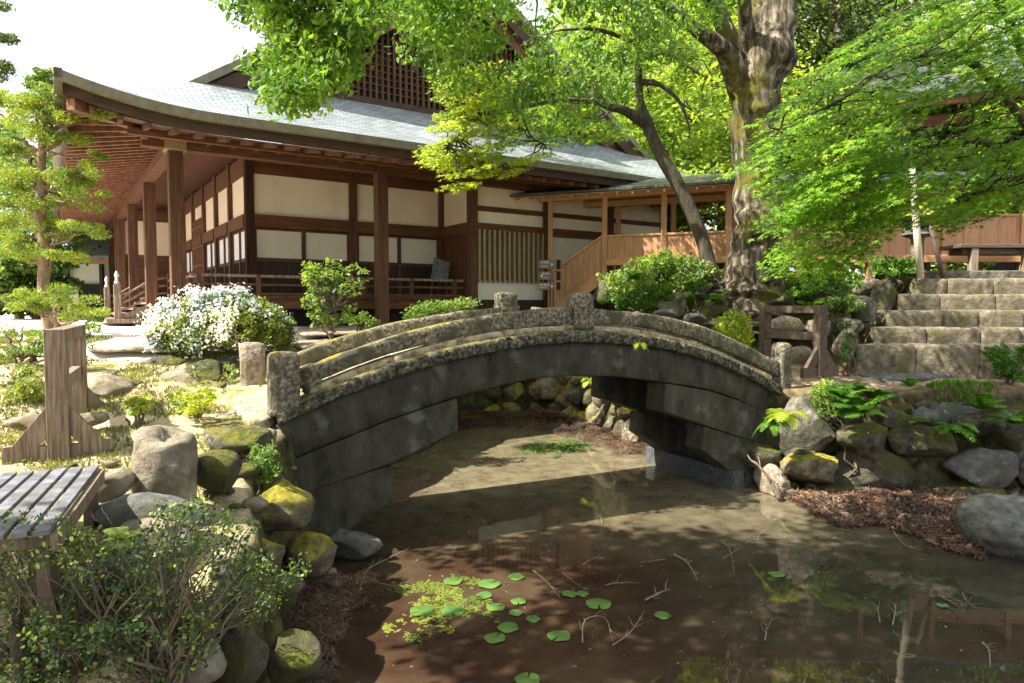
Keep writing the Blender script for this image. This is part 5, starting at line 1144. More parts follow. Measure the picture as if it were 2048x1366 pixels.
BG = [(1330, 27, 15, 4.2, 3.0, 'L_far', 'broad yellow green tree rising right of the hall gable'), (1180, 33, 16, 4.5, 5, 'L_mid', 'mid green tree above the hall ridge'), (1440, 24, 9, 3.4, .6, 'L_far', 'low sunlit tree seen through the walkway posts'), (1560, 30, 17, 4.5, 2, 'L_fardark', 'dark conifer behind the great old trunk'),
      (1480, 36, 18, 5, 2.5, 'L_far', 'pale green tree between the leaning maple and the old tree'), (1660, 25, 15, 3.2, 2, 'L_fardark', 'dark evergreen with bare lower trunk behind the maple'), (1760, 30, 13, 4.2, 1.5, 'L_far', 'sunlit tree behind the middle of the weeping maple'), (1850, 36, 20, 5, 3, 'L_fardark', 'tall dark conifer at the upper right'),
      (1960, 27, 10, 3.8, 1, 'L_mid', 'green tree behind the dark roofed building'), (2080, 33, 16, 5, 2, 'L_mid', 'tree filling the upper right corner'), (1380, 42, 22, 5.5, 4, 'L_mid', 'farthest tall tree above the slope'), (1250, 24, 6.5, 2.4, .5, 'L_mid', 'small round tree just beyond the walkway roof'), (1610, 23, 7, 2.8, .4, 'L_far', 'low bright tree right of the old trunk'), (1900, 22.5, 7.5, 2.6, .6, 'L_mid', 'low green tree over the right end of the walkway')]
for (x, Y, hg, rd, z0, mt, lb) in BG:
    p = P(x, 560, Y); crown_tree((p[0], Y, 3.3), hg, rd, z0, int(60 + rd * 8), 190, .17 if Y > 23 else .13, mt, lb)
mb = MB(); hl_ = thing('wooded_hillside', (10, 62, 0), 'far wooded hillside closing the view behind the trees', 'hillside'); hl_['kind'] = 'stuff'
hc = np.array([(rnd.uniform(-2, 60), rnd.uniform(46, 60), rnd.uniform(3, 26)) for _ in range(420)]); hc[:, 2] = np.minimum(hc[:, 2], 6 + (hc[:, 0] + 4) * .9)
foliage('foliage', 'L_far', cloud(hc, [(2.2, 1.5, 1.5)], 60, .6, 'oval', nbias=(-.2, -.4, .7), nspread=.6), hl_, 'oval')
# dark roofed building glimpsed through the maple
db = thing('dark_roofed_building', (15, 22, 3.6), 'dark timber building with grey roof glimpsed through the upper right of the maple', 'building')
a = P(1790, 200, 20); b_ = P(2300, 150, 20); mb = MB(); mb.prism([a, b_, b_ + A([0, 4, 2.0]), a + A([0, 4, 2.0])], (0, 0, .18)); mb.build('roof', M['darkroof'], db)
mb = MB(); mb.beam(a + A([.2, .2, -.12]), b_ + A([0, .2, -.12]), .2, .2); mb.beam(a + A([.6, .8, -.5]), b_ + A([0, .8, -.5]), .25, .3); mb.build('eave_beam', M['beam'], db)
mb = MB(); c1 = P(1960, 260, 21); mb.box((c1[0] + 4.2, 22.6, 6.0), (8.5, .2, 5.2)); mb.build('wall', M['black'], db)
for k in range(3): mb = MB(); mb.box((c1[0] + .3 + k * 2.2, 22.2, 6), (.28, .28, 5.6)); mb.build('column', M['beam'], db)

# left background: pruned yew in front, pines behind, gate house
gh = thing('gate_house', (-19, 30, 2.5), 'small white walled house with blue grey roof beyond the left garden', 'house')
p = P(150, 600, 30)
mb = MB(); mb.box((p[0] + 1.3, 31, 3.6), (6.5, 2, 2.6)); mb.build('wall', M['whitewall'], gh)
mb = MB(); mb.box((p[0] + 1.3, 29.9, 3.0), (6.4, .12, 1.7)); mb.build('wainscot', M['black'], gh)
for k in range(5): mb = MB(); mb.box((p[0] - 1.7 + k * 1.5, 29.85, 3.7), (.14, .16, 2.6)); mb.build('wall_post', M['wains'], gh)
mb = MB(); mb.box((p[0] - .2, 29.8, 3.15), (1.0, .06, .9)); f = mb.build('window', M['whitewall'], gh)
mb = MB(); mb.prism([(p[0] - 2.6, 28.9, 4.9), (p[0] + 5, 28.9, 4.9), (p[0] + 5, 31.5, 6.4), (p[0] - 2.6, 31.5, 6.4)], (0, 0, .12)); mb.build('roof', M['tileroof'], gh)
mb = MB(); mb.beam((p[0] - 2.5, 29.0, 4.78), (p[0] + 5, 29.0, 4.78), .15, .2); mb.build('eave_board', M['cedarh'], gh)  # orange light on the eave is put into this cedar colour

def pads_tree(px_pads, Y, trunk_px, rpx, mat, label, name, per, lsz, barkm, group=None, cat='tree', thick=.32):
    base = P(*trunk_px[0], Y); t = thing(name, base, label, cat, group); mb = MB(); pts = [P(x, y, Y) for x, y in trunk_px]; rad = [r * Y / FPX for r in rpx]
    p2, r2 = smooth_path(pts, rad, 4); mb.tube(p2, r2, 10, jit=.2); nd = dense(pts, 6); cs = []; rr_ = []
    for (x, y, wpx, hpx) in px_pads:
        k = max(3, int(wpx / 16)); 
        for j in range(k):
            xx = x + (j / (k - 1) - .5) * wpx * .85 + rnd.uniform(-9, 9); yy = y + rnd.uniform(-.45, .45) * hpx + abs(j / (k - 1) - .5) * hpx * .6
            cs.append(P(xx, yy, Y + rnd.uniform(-.5, .5) * wpx * Y / FPX * .8)); rr_.append((wpx * .13 * Y / FPX + .05, wpx * .16 * Y / FPX + .05, hpx * thick * Y / FPX * rnd.uniform(.6, 1.1)))
        q = P(x, y + hpx * .3, Y); i = int(np.argmin(np.linalg.norm(nd - q + A([0, 0, .3]), axis=1))); mb.tube(sag(nd[i], q, 5, -.05, .06), [.05, .045, .035, .03, .022, .012], 6, caps=False)
    twigs_to(mb, nd, np.array(cs), .02, .006, every=2, lift=-.05)
    mb.build('trunk', M[barkm], t, smooth=True); V = cloud(cs, np.array(rr_), per, lsz, 'long', nbias=(-.2, -.2, .3), nspread=1.0, tdir=(0, 0, .5), tspread=.9, shell=.5); foliage('crown', mat, V, t, 'long'); return t
pads_tree([(95, 188, 130, 40), (70, 215, 110, 36), (150, 228, 120, 36), (40, 262, 110, 40), (125, 268, 110, 36), (30, 300, 60, 30), (60, 345, 140, 44), (150, 345, 90, 36), (110, 390, 150, 40), (170, 372, 70, 30), (30, 380, 80, 40), (60, 440, 130, 44), (150, 455, 110, 36), (40, 485, 100, 36), (110, 505, 120, 36), (185, 310, 46, 22), (10, 440, 60, 50)],
    12.2, [(103, 672), (92, 610), (86, 560), (92, 500), (80, 440), (84, 380), (82, 320), (88, 260), (92, 200)], [13, 12, 11, 12, 12, 9, 8, 6, 3], 'L_pine', 'cloud pruned yew with tiers of bright yellow green pads at the left', 'pruned_tree', 260, .062, 'barkpine')
pads_tree([(110, 590, 150, 44), (70, 608, 80, 40), (160, 612, 90, 36), (190, 630, 50, 26), (50, 600, 60, 40)], 11.6, [(118, 690), (116, 660), (112, 630)], [9, 7, 5], 'L_pine', 'low rounded yew bush at the foot of the cloud pruned tree', 'yew_bush', 240, .06, 'barkpine', cat='bush')
pads_tree([(30, 700, 120, 40), (120, 690, 110, 36), (50, 740, 110, 40), (150, 720, 60, 40), (10, 660, 60, 30), (165, 660, 70, 26), (100, 660, 80, 26)], 9.2, [(68, 830), (66, 780), (50, 740), (40, 710)], [5, 5, 4, 2], 'L_shrub', 'airy pale green shrub at the left edge behind the barrier', 'shrub', 75, .06, 'twigdark', cat='bush')
# pines & trees behind left
for (x, y, wpx, hpx, Y, mt, lb, zz) in [(20, 290, 170, 220, 34, 'L_bg', 'grey green pine high at the far left edge', 0), (100, 205, 100, 110, 38, 'L_bg', 'pale hazy pine crown just left of the roof tip', 0), (30, 430, 240, 360, 27, 'L_bg', 'dense green tree behind the cloud pruned yew', 0), (150, 450, 130, 240, 33, 'L_bg', 'shaded tree between the yew and the eaves', 0), (-60, 560, 220, 200, 24, 'L_bg', 'dark green bush mass at the left edge of the court', 0), (70, 560, 140, 140, 26, 'L_bg', 'shaded bush in front of the gate house', 0)]:
    c = P(x, y, Y); hh = hpx * Y / FPX; ww = wpx * Y / FPX; crown_tree((c[0], Y, 2.5), max(2.0, c[2] - 2.5 + hh / 2), ww / 2, max(.1, c[2] - 2.5 - hh / 2), 60, 170, .15, mt, lb, 'garden_tree' if hpx > 150 else 'garden_bush', .18, 'barkpine', group='trees beyond the left garden')
pb = P(-12, 60, 18); pt = thing('pine_tree', (pb[0] - 2.2, 18, 2.5), 'dark pine whose twigs poke in at the upper left corner', 'tree'); mb = MB(); mb.tube([A([pb[0] - 2.2, 18, 2.3]), A([pb[0] - 2.1, 18, 7]), A([pb[0] - 1.8, 18, 12])], [.25, .2, .08], 10); cs = np.array([P(5, 12, 18), P(5, 75, 18), P(20, 78, 18), P(8, 130, 18), P(16, 140, 18), P(-30, 100, 18), P(-40, 30, 18), P(-20, 160, 18), P(0, 155, 18)])
twigs_to(mb, dense([A([pb[0] - 2.1, 18, 7]), A([pb[0] - 1.9, 18, 11])]), cs, .05, .02); mb.build('trunk', M['barkpine'], pt, smooth=True)
foliage('crown', 'L_fardark', cloud(cs, [(.22, .2, .14)], 150, .13, 'long', nspread=1), pt, 'long')

# ------------------------------------------------------------------ shrubs
def shrub(name, label, base, cs, rads, per, lsz, mat, shape='oval', barkm='twigdark', tr_=(.014, .004), every=1, nb=(-.2, -.2, .8), ns=.7, stems=4, cat='bush', group=None, lift=.05):
    base = A(base, float); t = thing(name, base, label, cat, group); mb = MB(); cs = np.asarray(cs, float)
    nd = [base + A([rnd.uniform(-.05, .05), rnd.uniform(-.05, .05), 0])]; c0 = cs.mean(0)
    nodes_ = []
    for k in range(stems):
        q = base + (c0 - base) * .55 + rng.normal(size=3) * A([.25, .25, .06]) * np.linalg.norm(c0 - base); pth = sag(base - A([0, 0, .08]), q, 5, .02, .05); mb.tube(pth, [tr_[0] * 1.6, tr_[0] * 1.5, tr_[0] * 1.4, tr_[0] * 1.2, tr_[0] * 1.1, tr_[0]], 6, caps=False); nodes_ += list(dense(pth, 2))
    twigs_to(mb, np.array(nodes_), cs, tr_[0], tr_[1], every=every, lift=lift); mb.build('stems', M[barkm], t, smooth=True)
    foliage('foliage', mat, cloud(cs, rads, per, lsz, shape, nbias=nb, nspread=ns), t, shape); return t
def dome(c, rx, ry, rz0, n, up=True):
    o = []
    while len(o) < n:
        q = rng.normal(size=3); q /= np.linalg.norm(q)
        if q[2] < -.25: continue
        o.append(A(c) + q * A([rx, ry, rz0]) * (.72 + .28 * rng.random() ** .5))
    return np.array(o)
# white azalea
ac = P(448, 650, 10.4); cs = np.vstack([dome(ac - A([0, 0, .16]), 1.0, .9, .62, 420), dome(P(345, 670, 10.1), .25, .4, .26, 40)])
az = shrub('azalea_bush', 'rounded white flowering azalea left of the bridge', (ac[0] + .1, 10.4, 2.15), cs, [(.12, .12, .1)], 75, .045, 'L_azal', every=6, tr_=(.016, .005), stems=6)
fl = cs + rng.normal(size=cs.shape) * .05; outw = (fl - (ac - A([0, 0, .2]))); keep = (outw[:, 2] * .9 - outw[:, 0] * .55 - outw[:, 1] * .1 + rng.normal(size=len(fl)) * .3) > .1; fl = fl[keep]; outw = outw[keep]
outw /= np.linalg.norm(outw, axis=1, keepdims=True); fl = fl + outw * .07
nf = len(fl); C = np.repeat(fl, 34, 0) + rng.normal(size=(nf * 34, 3)).clip(-1.6, 1.6) * .06; N = np.repeat(outw, 34, 0) + rng.normal(size=(nf * 34, 3)) * .6
np_mesh('blossom', leaf_verts(C, N, rng.normal(size=C.shape), .045 * (1 + .3 * rng.normal(size=len(C)).clip(-1, 1)), 'oval'), 6, M['flower'], az)
# bright green shrub before the veranda
c = P(660, 600, 11.6); cs = np.vstack([region([(605, 560), (620, 540), (650, 550), (665, 530), (700, 540), (725, 560), (710, 610), (690, 640), (640, 662), (618, 620), (600, 600)], 46, 11.3, 11.9, 9), region([(600, 550), (612, 530), (690, 515), (735, 545), (700, 540), (640, 548)], 12, 11.4, 11.8, 7)])
shrub('green_shrub', 'upright bright green leafy shrub in front of the veranda', (c[0], 11.6, 2.3), cs, [(.13, .13, .06)], 26, .062, 'L_shrub', every=1, tr_=(.012, .004), ns=.55)
cs = region([(810, 628), (850, 608), (930, 600), (950, 606), (900, 622), (830, 640)], 40, 12.6, 13.4, 5)
shrub('low_shrub', 'low spreading light green shrub just behind the bridge railing', (P(880, 640, 13)[0], 13, 2.3), cs, [(.2, .2, .09)], 60, .05, 'L_shrub', every=3)
cs = region([(680, 640), (720, 622), (755, 640), (730, 655)], 12, 12.0, 12.5, 5)
shrub('small_plant', 'small leafy plant at the column foot right of the green shrub', (P(718, 660, 12.3)[0], 12.3, 2.35), cs, [(.1, .1, .06)], 40, .05, 'L_shrub', every=2, cat='plant')
# bush masses on the slope behind the bridge
def lowbush(poly, n, Y0, Y1, mat, label, lsz=.06, per=70, rad=(.2, .2, .12), mind=8, name='bush', ns=.7, shape='oval'):
    cs = region(poly, n, Y0, Y1, mind); b_ = cs.mean(0); b_ = A([b_[0], b_[1], min(cs[:, 2].min(), hz(b_[0], b_[1]))]); return shrub(name, label, b_, cs, [rad], per, lsz, mat, shape, every=3, ns=ns)
lowbush([(1215, 555), (1260, 530), (1330, 512), (1400, 520), (1430, 545), (1400, 575), (1300, 585), (1230, 580)], 75, 15.0, 16.4, 'L_shrub', 'wide green bush in front of the cedar balustrade', .08, 60, (.3, .3, .16))
lowbush([(1275, 520), (1330, 500), (1385, 515), (1340, 535)], 16, 15.6, 16.4, 'L_shrub', 'lighter airy sprigs on top of the wide bush', .06, 50, (.18, .18, .1))
lowbush([(1370, 570), (1410, 560), (1420, 575), (1390, 590)], 9, 14.6, 15.2, 'L_fern', 'small green bush left of the big trunk', .07, 60, (.15, .15, .1))
lowbush([(1432, 640), (1460, 625), (1495, 640), (1500, 680), (1470, 700), (1440, 670)], 34, 12.4, 13.0, 'L_yellow', 'pale yellow green shrub between the bridge rail and the dark barrier', .05, 60, (.12, .12, .09))
lowbush([(1205, 600), (1300, 575), (1360, 600), (1330, 615), (1250, 620)], 34, 14.4, 15.4, 'L_fern', 'creeping green plants over the slope rocks', .06, 60, (.16, .16, .07))
lowbush([(1640, 600), (1700, 590), (1720, 610), (1690, 630), (1650, 625)], 22, 13.2, 13.9, 'L_shrub', 'bright sprigs hanging over the rocks right of the dark barrier', .06, 50, (.14, .14, .07))
lowbush([(1590, 560), (1700, 545), (1720, 570), (1640, 590), (1580, 590)], 30, 13.6, 14.6, 'L_fern', 'green undergrowth below the hanging maple', .07, 60, (.16, .16, .08))
lowbush([(1625, 780), (1660, 760), (1680, 790), (1660, 830), (1630, 820)], 26, 10.4, 11.0, 'L_shrub', 'leafy green weed above the upright boulder', .05, 45, (.1, .1, .08))
lowbush([(1690, 640), (1710, 660), (1700, 740), (1685, 740)], 12, 12.2, 12.6, 'L_fern', 'thin green sprig at the lower corner of the stairs', .05, 35, (.07, .07, .07))
lowbush([(1740, 520), (1830, 515), (1830, 545), (1760, 550)], 18, 14.6, 15.4, 'L_fern', 'dark green plants left of the lantern foot', .07, 60, (.16, .16, .08))
lowbush([(1980, 700), (2060, 690), (2060, 760), (2010, 760)], 18, 11.6, 12.2, 'L_fern', 'green plant hanging at the right edge over the lowest step', .07, 60, (.14, .14, .1))
lowbush([(500, 900), (540, 890), (560, 940), (530, 965), (505, 940)], 22, 6.3, 6.7, 'L_shrub', 'bright green weed on the bank left of the corbels', .045, 30, (.06, .06, .06))
lowbush([(-20, 760), (60, 740), (90, 790), (60, 840), (-20, 830)], 34, 7.8, 8.6, 'L_azal', 'small green bush at the left edge behind the barrier foot', .045, 80, (.12, .12, .1))
lowbush([(240, 805), (280, 795), (300, 815), (260, 830)], 9, 7.0, 7.3, 'L_fernY', 'round leaved yellow green plant behind the stump shaped boulder', .09, 10, (.08, .08, .03), name='leafy_plant', ns=.35)
lowbush([(340, 790), (390, 780), (440, 775), (400, 820), (350, 830)], 22, 7.2, 8.0, 'L_fernY', 'yellow green plants growing between the path stones', .05, 30, (.09, .09, .05), name='leafy_plant')
lowbush([(370, 730), (470, 725), (480, 760), (440, 790), (380, 775)], 22, 9.0, 9.6, 'L_azal', 'shaded weeds below the right side of the azalea', .05, 16, (.1, .1, .05), name='leafy_plant')
# near bush, lower left
cs = np.vstack([region([(-40, 1040), (60, 1030), (190, 1060), (230, 1100), (300, 1060), (330, 1010), (400, 1005), (470, 1020), (500, 1060), (470, 1100), (540, 1120), (540, 1170), (480, 1200), (420, 1260), (300, 1230), (200, 1290), (60, 1250), (-60, 1260)], 230, 3.3, 4.3, 15), region([(520, 1190), (600, 1120), (615, 1115), (560, 1190), (500, 1260)], 14, 3.9, 4.3, 10), region([(-60, 1250), (430, 1230), (400, 1340), (-60, 1390)], 110, 3.15, 3.9, 14)])
nb = shrub('near_bush', 'twiggy small leaved green bush filling the lower left corner', (-1.9, 3.45, .45), cs, [(.085, .085, .05)], 38, .023, 'L_box', 'oval', barkm='twigdark', tr_=(.011, .0025), every=1, ns=.6, stems=6, lift=.03)
mb = MB(); mb.tube([P(45, 1420, 3.3), P(38, 1300, 3.4), P(30, 1220, 3.5)], [.04, .035, .03], 10, jit=.15); mb.build('branch', M['barkdark'], nb, smooth=True); mb = MB(); mb.tube([P(370, 1350, 3.7), P(480, 1190, 3.9), P(492, 1090, 4.0), P(560, 1010 + 120, 4.1)], [.02, .018, .014, .004], 7, jit=.1); mb.build('branch', M['barkdark'], nb, smooth=True); mb = MB(); mb.tube([P(240, 1420, 3.5), P(330, 1290, 3.7), P(480, 1180, 3.9)], [.022, .018, .012], 7, jit=.1); mb.build('branch', M['barkdark'], nb, smooth=True)

# ------------------------------------------------------------------ ferns
def fern(c, size, nfr, mat, label, seed, droop=.38, spread=1.0, name='fern', cat='fern'):
    r = random.Random(seed); c = A(c, float); vs = []
    for k in range(nfr):
        a = 2 * math.pi * k / nfr + r.uniform(-.3, .3); L_ = size * r.uniform(.75, 1.1); el = r.uniform(.6, 1.25); hd = A([math.cos(a), math.sin(a), 0]); sd = A([-math.sin(a), math.cos(a), 0]); n = 15
        pts = []
        for i in range(n + 1):
            t = i / n; pts.append(c + hd * L_ * spread * .8 * t + A([0, 0, L_ * (el * t - droop * 1.6 * t * t)]))
        for i in range(1, n):
            t = i / n; wd = L_ * .30 * math.sin(math.pi * min(1, t * .85 + .12)) ** .8; d = unit(pts[i + 1] - pts[i - 1]); up = np.cross(d, sd)
            for sg in (-1, 1):
                p = pts[i]; tip = p + sd * sg * wd + d * wd * .45 - A([0, 0, wd * .2]); hw = d * L_ / n * .44
                vs += [p - hw, p + sd * sg * wd * .5 + d * wd * .12 - hw * .9, tip, p + sd * sg * wd * .5 + d * wd * .3 + hw * .9, p + hw]
    o = np_mesh(name, np.array(vs) - c, 5, M[mat]); o.location = tuple(c); tag(o, label, cat); return o
fern(P(1712, 830, 10.1), .62, 12, 'L_fern', 'large green fern on top of the right bank wall', 1); fern(P(1690, 800, 10.4), .5, 9, 'L_fern', 'green fern just left behind the large one', 2); fern(P(1750, 800, 10.4), .45, 9, 'L_fern', 'green fern just right behind the large one', 3)
fern(P(1568, 838, 9.9), .45, 8, 'L_fernY', 'sunlit yellow green fern at the right end of the bridge', 4, .7); fern(P(1545, 850, 10.0), .35, 7, 'L_fern', 'small green fern left of the yellow one', 5, .8)
fern(P(1905, 860, 9.9), .42, 9, 'L_fern', 'fern drooping over the wall left of the smooth oval boulder', 6, .7); fern(P(1965, 820, 10.3), .5, 9, 'L_fern', 'fern at the path edge near the right side', 7); fern(P(2030, 850, 9.8), .5, 9, 'L_fern', 'fern cut by the right edge', 8); fern(P(1835, 845, 10.3), .28, 8, 'L_shrub', 'tiny fern between the upper wall boulders', 9)
fern(P(1180, 765, 14.5), .35, 8, 'L_fernY', 'bright fern hanging just below the arch', 10, .7); fern(P(1820, 775, 10.8), .25, 7, 'L_fern', 'small fern beside the path edge slab', 11); fern(P(1555, 520, 14.0), .5, 9, 'L_fern', 'fern on the slope against the big trunk', 12)
fern(P(1280, 690, 9.3), .16, 9, 'L_fernY', 'grass tuft sprouting from the bridge edge', 13, .9, name='grass_tuft', cat='grass tuft'); fern(P(1130, 662, 9.4), .12, 8, 'L_shrub', 'small weed growing on the bridge deck by the middle post', 14, .5, name='weed', cat='weed'); fern(P(1060, 668, 9.6), .14, 8, 'L_shrub', 'weed growing along the bridge kerb left of the middle post', 15, .5, name='weed', cat='weed')
fern(P(245, 1085, 4.0), .2, 12, 'L_azal', 'fine leaved tuft in front of the long blue grey boulder', 16, .5, name='grass_tuft', cat='grass tuft')
for i, (x, y) in enumerate([(1270, 560), (1330, 590), (1430, 605), (1620, 620)]): fern(P(x, y, [15, 14.6, 14.0, 13.4][i]), .4, 9, 'L_fern', ['fern in front of the wide bush, left part', 'fern between the slope rocks near the pale tilted rock', 'fern at the left root of the big trunk', 'fern over the oval rock behind the dark barrier'][i], 20 + i)

# ------------------------------------------------------------------ lawn grass, leaf litter, pond life
def tufts(poly, n, hgt, mat, name, label, keep=None):
    x0, x1 = min(p[0] for p in poly), max(p[0] for p in poly); y0, y1 = min(p[1] for p in poly), max(p[1] for p in poly)
    X = rng.uniform(x0, x1, n * 3); Y = rng.uniform(y0, y1, n * 3); d = seg_dist(X, Y, poly); k = d < 0; X, Y = X[k][:n], Y[k][:n]
    nz = np.array([mnoise.noise(Vector((x * 1.3, y * 1.3, 9))) + .5 * mnoise.noise(Vector((x * 5, y * 5, 2))) for x, y in zip(X, Y)]); k = nz > -.05; X, Y = X[k], Y[k]
    Z = height(X, Y) + np.array([_tn(x, y) for x, y in zip(X, Y)]) + hgt * .3; C = np.stack([X, Y, Z], 1); m_ = len(C)
    V = leaf_verts(C, rng.normal(size=(m_, 3)) * A([1, 1, .2]), A([0, 0, 1]) + rng.normal(size=(m_, 3)) * .45, hgt * (1 + .4 * rng.normal(size=m_).clip(-1, 1.5)), 'long')
    o = np_mesh(name, V, 4, M[mat]); tag(o, label, 'grass', kind='stuff'); return o
tufts([(-7, 4.2), (-2.4, 4.6), (-2.7, 7.0), (-3.2, 8.0), (-3.5, 10.4), (-5.2, 9.9), (-9, 10.2)], 42000, .05, 'grass', 'grass', 'short patchy grass on the left bank')
tufts([(-9.5, 10.6), (-7.2, 9.8), (-6.3, 11.2), (-9, 13.5)], 9000, .07, 'grass', 'grass', 'grass around the pruned yew')
tufts([(4.2, 10.85), (9.5, 10.75), (9.5, 11.15), (4.3, 11.4)], 3500, .09, 'L_fern', 'grass', 'green grass and weeds along the top of the right bank wall')
tufts([(4.6, 12.6), (6.3, 12.9), (6.0, 13.6), (4.6, 13.6)], 2500, .08, 'L_fern', 'grass', 'weeds on the ground behind the dark barrier')
tufts([(2.8, 13.8), (3.4, 13), (6.4, 12.8), (8.3, 15), (3.8, 17.2), (2.6, 16)], 9000, .09, 'L_fern', 'ground_cover', 'low green ground cover on the slope behind the bridge')
def litter(poly, n, ln, z0, hump, name, label, mat='litter', shape='needle', spread=.35, zsp=.02, rag=.35, fr=2.2):
    x0, x1 = min(p[0] for p in poly) - rag, max(p[0] for p in poly) + rag; y0, y1 = min(p[1] for p in poly) - rag, max(p[1] for p in poly) + rag
    X = rng.uniform(x0, x1, n * 4); Y = rng.uniform(y0, y1, n * 4); d = -seg_dist(X, Y, poly) + np.array([mnoise.noise(Vector((x * fr, y * fr, 1))) + .5 * mnoise.noise(Vector((x * fr * 3, y * fr * 3, 4))) + .35 * mnoise.noise(Vector((x * fr * 9, y * fr * 9, 4))) for x, y in zip(X, Y)]) * rag
    k = d > 0; X, Y, d = X[k][:n], Y[k][:n], d[k][:n]; m_ = len(X); Z = z0 + np.minimum(d, 1) * hump + rng.random(m_) * zsp
    V = leaf_verts(np.stack([X, Y, Z], 1), A([0, 0, 1]) + rng.normal(size=(m_, 3)) * spread, rng.normal(size=(m_, 3)) * A([1, 1, .25]), ln * (1 + .5 * rng.normal(size=m_).clip(-1, 1.5)), shape)
    o = np_mesh(name, V, len(SH[shape]), M[mat]); tag(o, label, 'leaf litter', kind='stuff'); return o
M['duck'] = LM('duckweed_green', (.1, .14, .02), (.24, .28, .05), trans=.1)
W = lambda x, y, z=0.02: tuple(Pz(x, y, z)[:2])
LP = [W(1560, 985), W(1700, 975), W(1960, 985), W(2100, 1000), W(2100, 1100), W(1930, 1110), W(1830, 1075), W(1700, 1045), W(1590, 1010)]
litter(LP, 30000, .085, .02, .1, 'leaf_litter', 'red brown heap of fallen leaves and twigs along the right bank', spread=.5, zsp=.07); litter(LP, 7000, .05, .03, .1, 'leaf_litter', 'broken brown leaves mixed into the right bank heap', shape='oval', spread=.5, zsp=.06)
mb = MB(); c = np.mean([p for p in LP], 0)
ring = [A([p[0], p[1], -.03]) for p in LP]; mb.loft([[A([c[0], c[1], 0]) * 0 + q * 1 for q in ring], [A([c[0], c[1], .03]) * .35 + A([q[0], q[1], .03]) * .65 for q in ring], [A([c[0], c[1], .05]) + (q - A([c[0], c[1], 0])) * .1 for q in ring]]); mb.build('mud_bank', MT('dark_silt', [(.3, (.06, .03, .02)), (.7, (.15, .08, .055))], 8, rough=.9, bump=.8), kind='structure')
LL = [W(560, 1366), W(545, 1240), W(640, 1150), W(740, 1150), W(720, 1230), W(650, 1290), W(640, 1420), W(560, 1460)]
litter(LL, 12000, .05, .01, .05, 'leaf_litter', 'dark red brown leaf litter on the lower left pond margin', spread=.4, zsp=.03)
LF = [(-1.5, 15.9), (-.2, 16.2), (.8, 15.7), (1.6, 14.6), (2.2, 13.2), (2.9, 12.9), (2.9, 13.9), (1.6, 17.3), (.8, 17.9), (-1.4, 17.5)]
litter(LF, 22000, .08, .02, .3, 'leaf_litter', 'pinkish brown leaf litter on the far shore under the arch', spread=.4, zsp=.05)
litter([W(790, 990), W(790, 930), W(860, 935), W(900, 960), W(850, 985)], 2500, .03, .004, .0, 'floating_debris', 'fine reddish specks floating left of centre under the arch', shape='oval', spread=.1, zsp=.004, rag=.6, fr=3)
litter([W(830, 1240), W(840, 1165), W(900, 1160), W(970, 1200), W(960, 1235), W(880, 1250)], 5200, .024, .003, .0, 'duckweed', 'yellow green duckweed patch among the left lily pads', mat='duck', shape='oval', spread=.15, zsp=.004, rag=.5, fr=4)
litter([W(1050, 905), W(1060, 885), W(1150, 880), W(1180, 895), W(1120, 905)], 900, .06, .004, .0, 'water_weed', 'green floating weed on the sunlit water beyond the bridge', mat='L_fern', shape='oval', spread=.2, zsp=.01, rag=.6, fr=3)
litter([W(700, 1366), W(620, 1200), W(900, 1050), W(1500, 1040), W(2100, 1150), W(2100, 1366)], 300, .026, .003, .0, 'floating_leaves', 'scattered small brown leaves floating on the near water', shape='oval', spread=.2, zsp=.006)
pads = [(843, 1221, 24, 'lily pad at the left rim of the duckweed'), (905, 1162, 19, 'lily pad at the upper edge of the duckweed'), (978, 1167, 23, 'yellowish lily pad topmost of the middle cluster'), (1032, 1153, 17, 'darker lily pad farthest from the viewer'), (968, 1190, 17, 'small olive lily pad below the yellowish one'), (1037, 1202, 16, 'ragged lily pad right of the olive one'),
        (991, 1214, 19, 'dark lily pad right of the duckweed'), (905, 1222, 24, 'lily pad half covered by duckweed'), (1031, 1225, 14, 'small pad below the ragged one'), (1066, 1237, 15, 'small curled pad above the big near one'), (1016, 1254, 22, 'bright lily pad touching the nearest left one'), (990, 1275, 22, 'round lily pad nearest at centre left'),
        (1118, 1271, 24, 'large lily pad with a dark stalk at centre'), (1197, 1207, 26, 'large oval lily pad right of centre'), (1140, 1187, 16, 'submerged dark pad left of the large oval one'), (1165, 1187, 13, 'little pad just above the large oval one'), (1325, 1230, 17, 'dull small pad well right of the cluster'), (1055, 1358, 26, 'lily pad at the bottom edge'), (1553, 1148, 16, 'green leaf floating before the right shadow'), (1885, 1210, 11, 'tiny pad far right on the dark water')]
for i, (x, y, r_, lb) in enumerate(pads):
    c = Pz(x, y, .012 + .002 * (i % 3)); rr_ = r_ * c[1] / FPX; mb = MB(); a0 = rnd.uniform(0, 6.28); ring = [c]
    for k in range(23): t = a0 + .12 + (2 * math.pi - .24) * k / 22; q = 1 + .04 * math.sin(5 * t + i); ring.append(c + A([math.cos(t) * rr_ * q, math.sin(t) * rr_ * q, .004 * math.sin(3 * t + i)]))
    top = [p - c for p in ring]; mb.add(top + [p - A([0, 0, .004]) for p in top], [(0, k, k + 1) for k in range(1, 23)] + [(24, 24 + k + 1, 24 + k) for k in range(1, 23)] + [(k, 24 + k, 24 + k + 1, k + 1) for k in range(1, 23)])
    o = mb.build('lily_pad', M['lily'], None, label=lb, cat='lily pad', group='lily pads on the pond'); o.location = tuple(c)
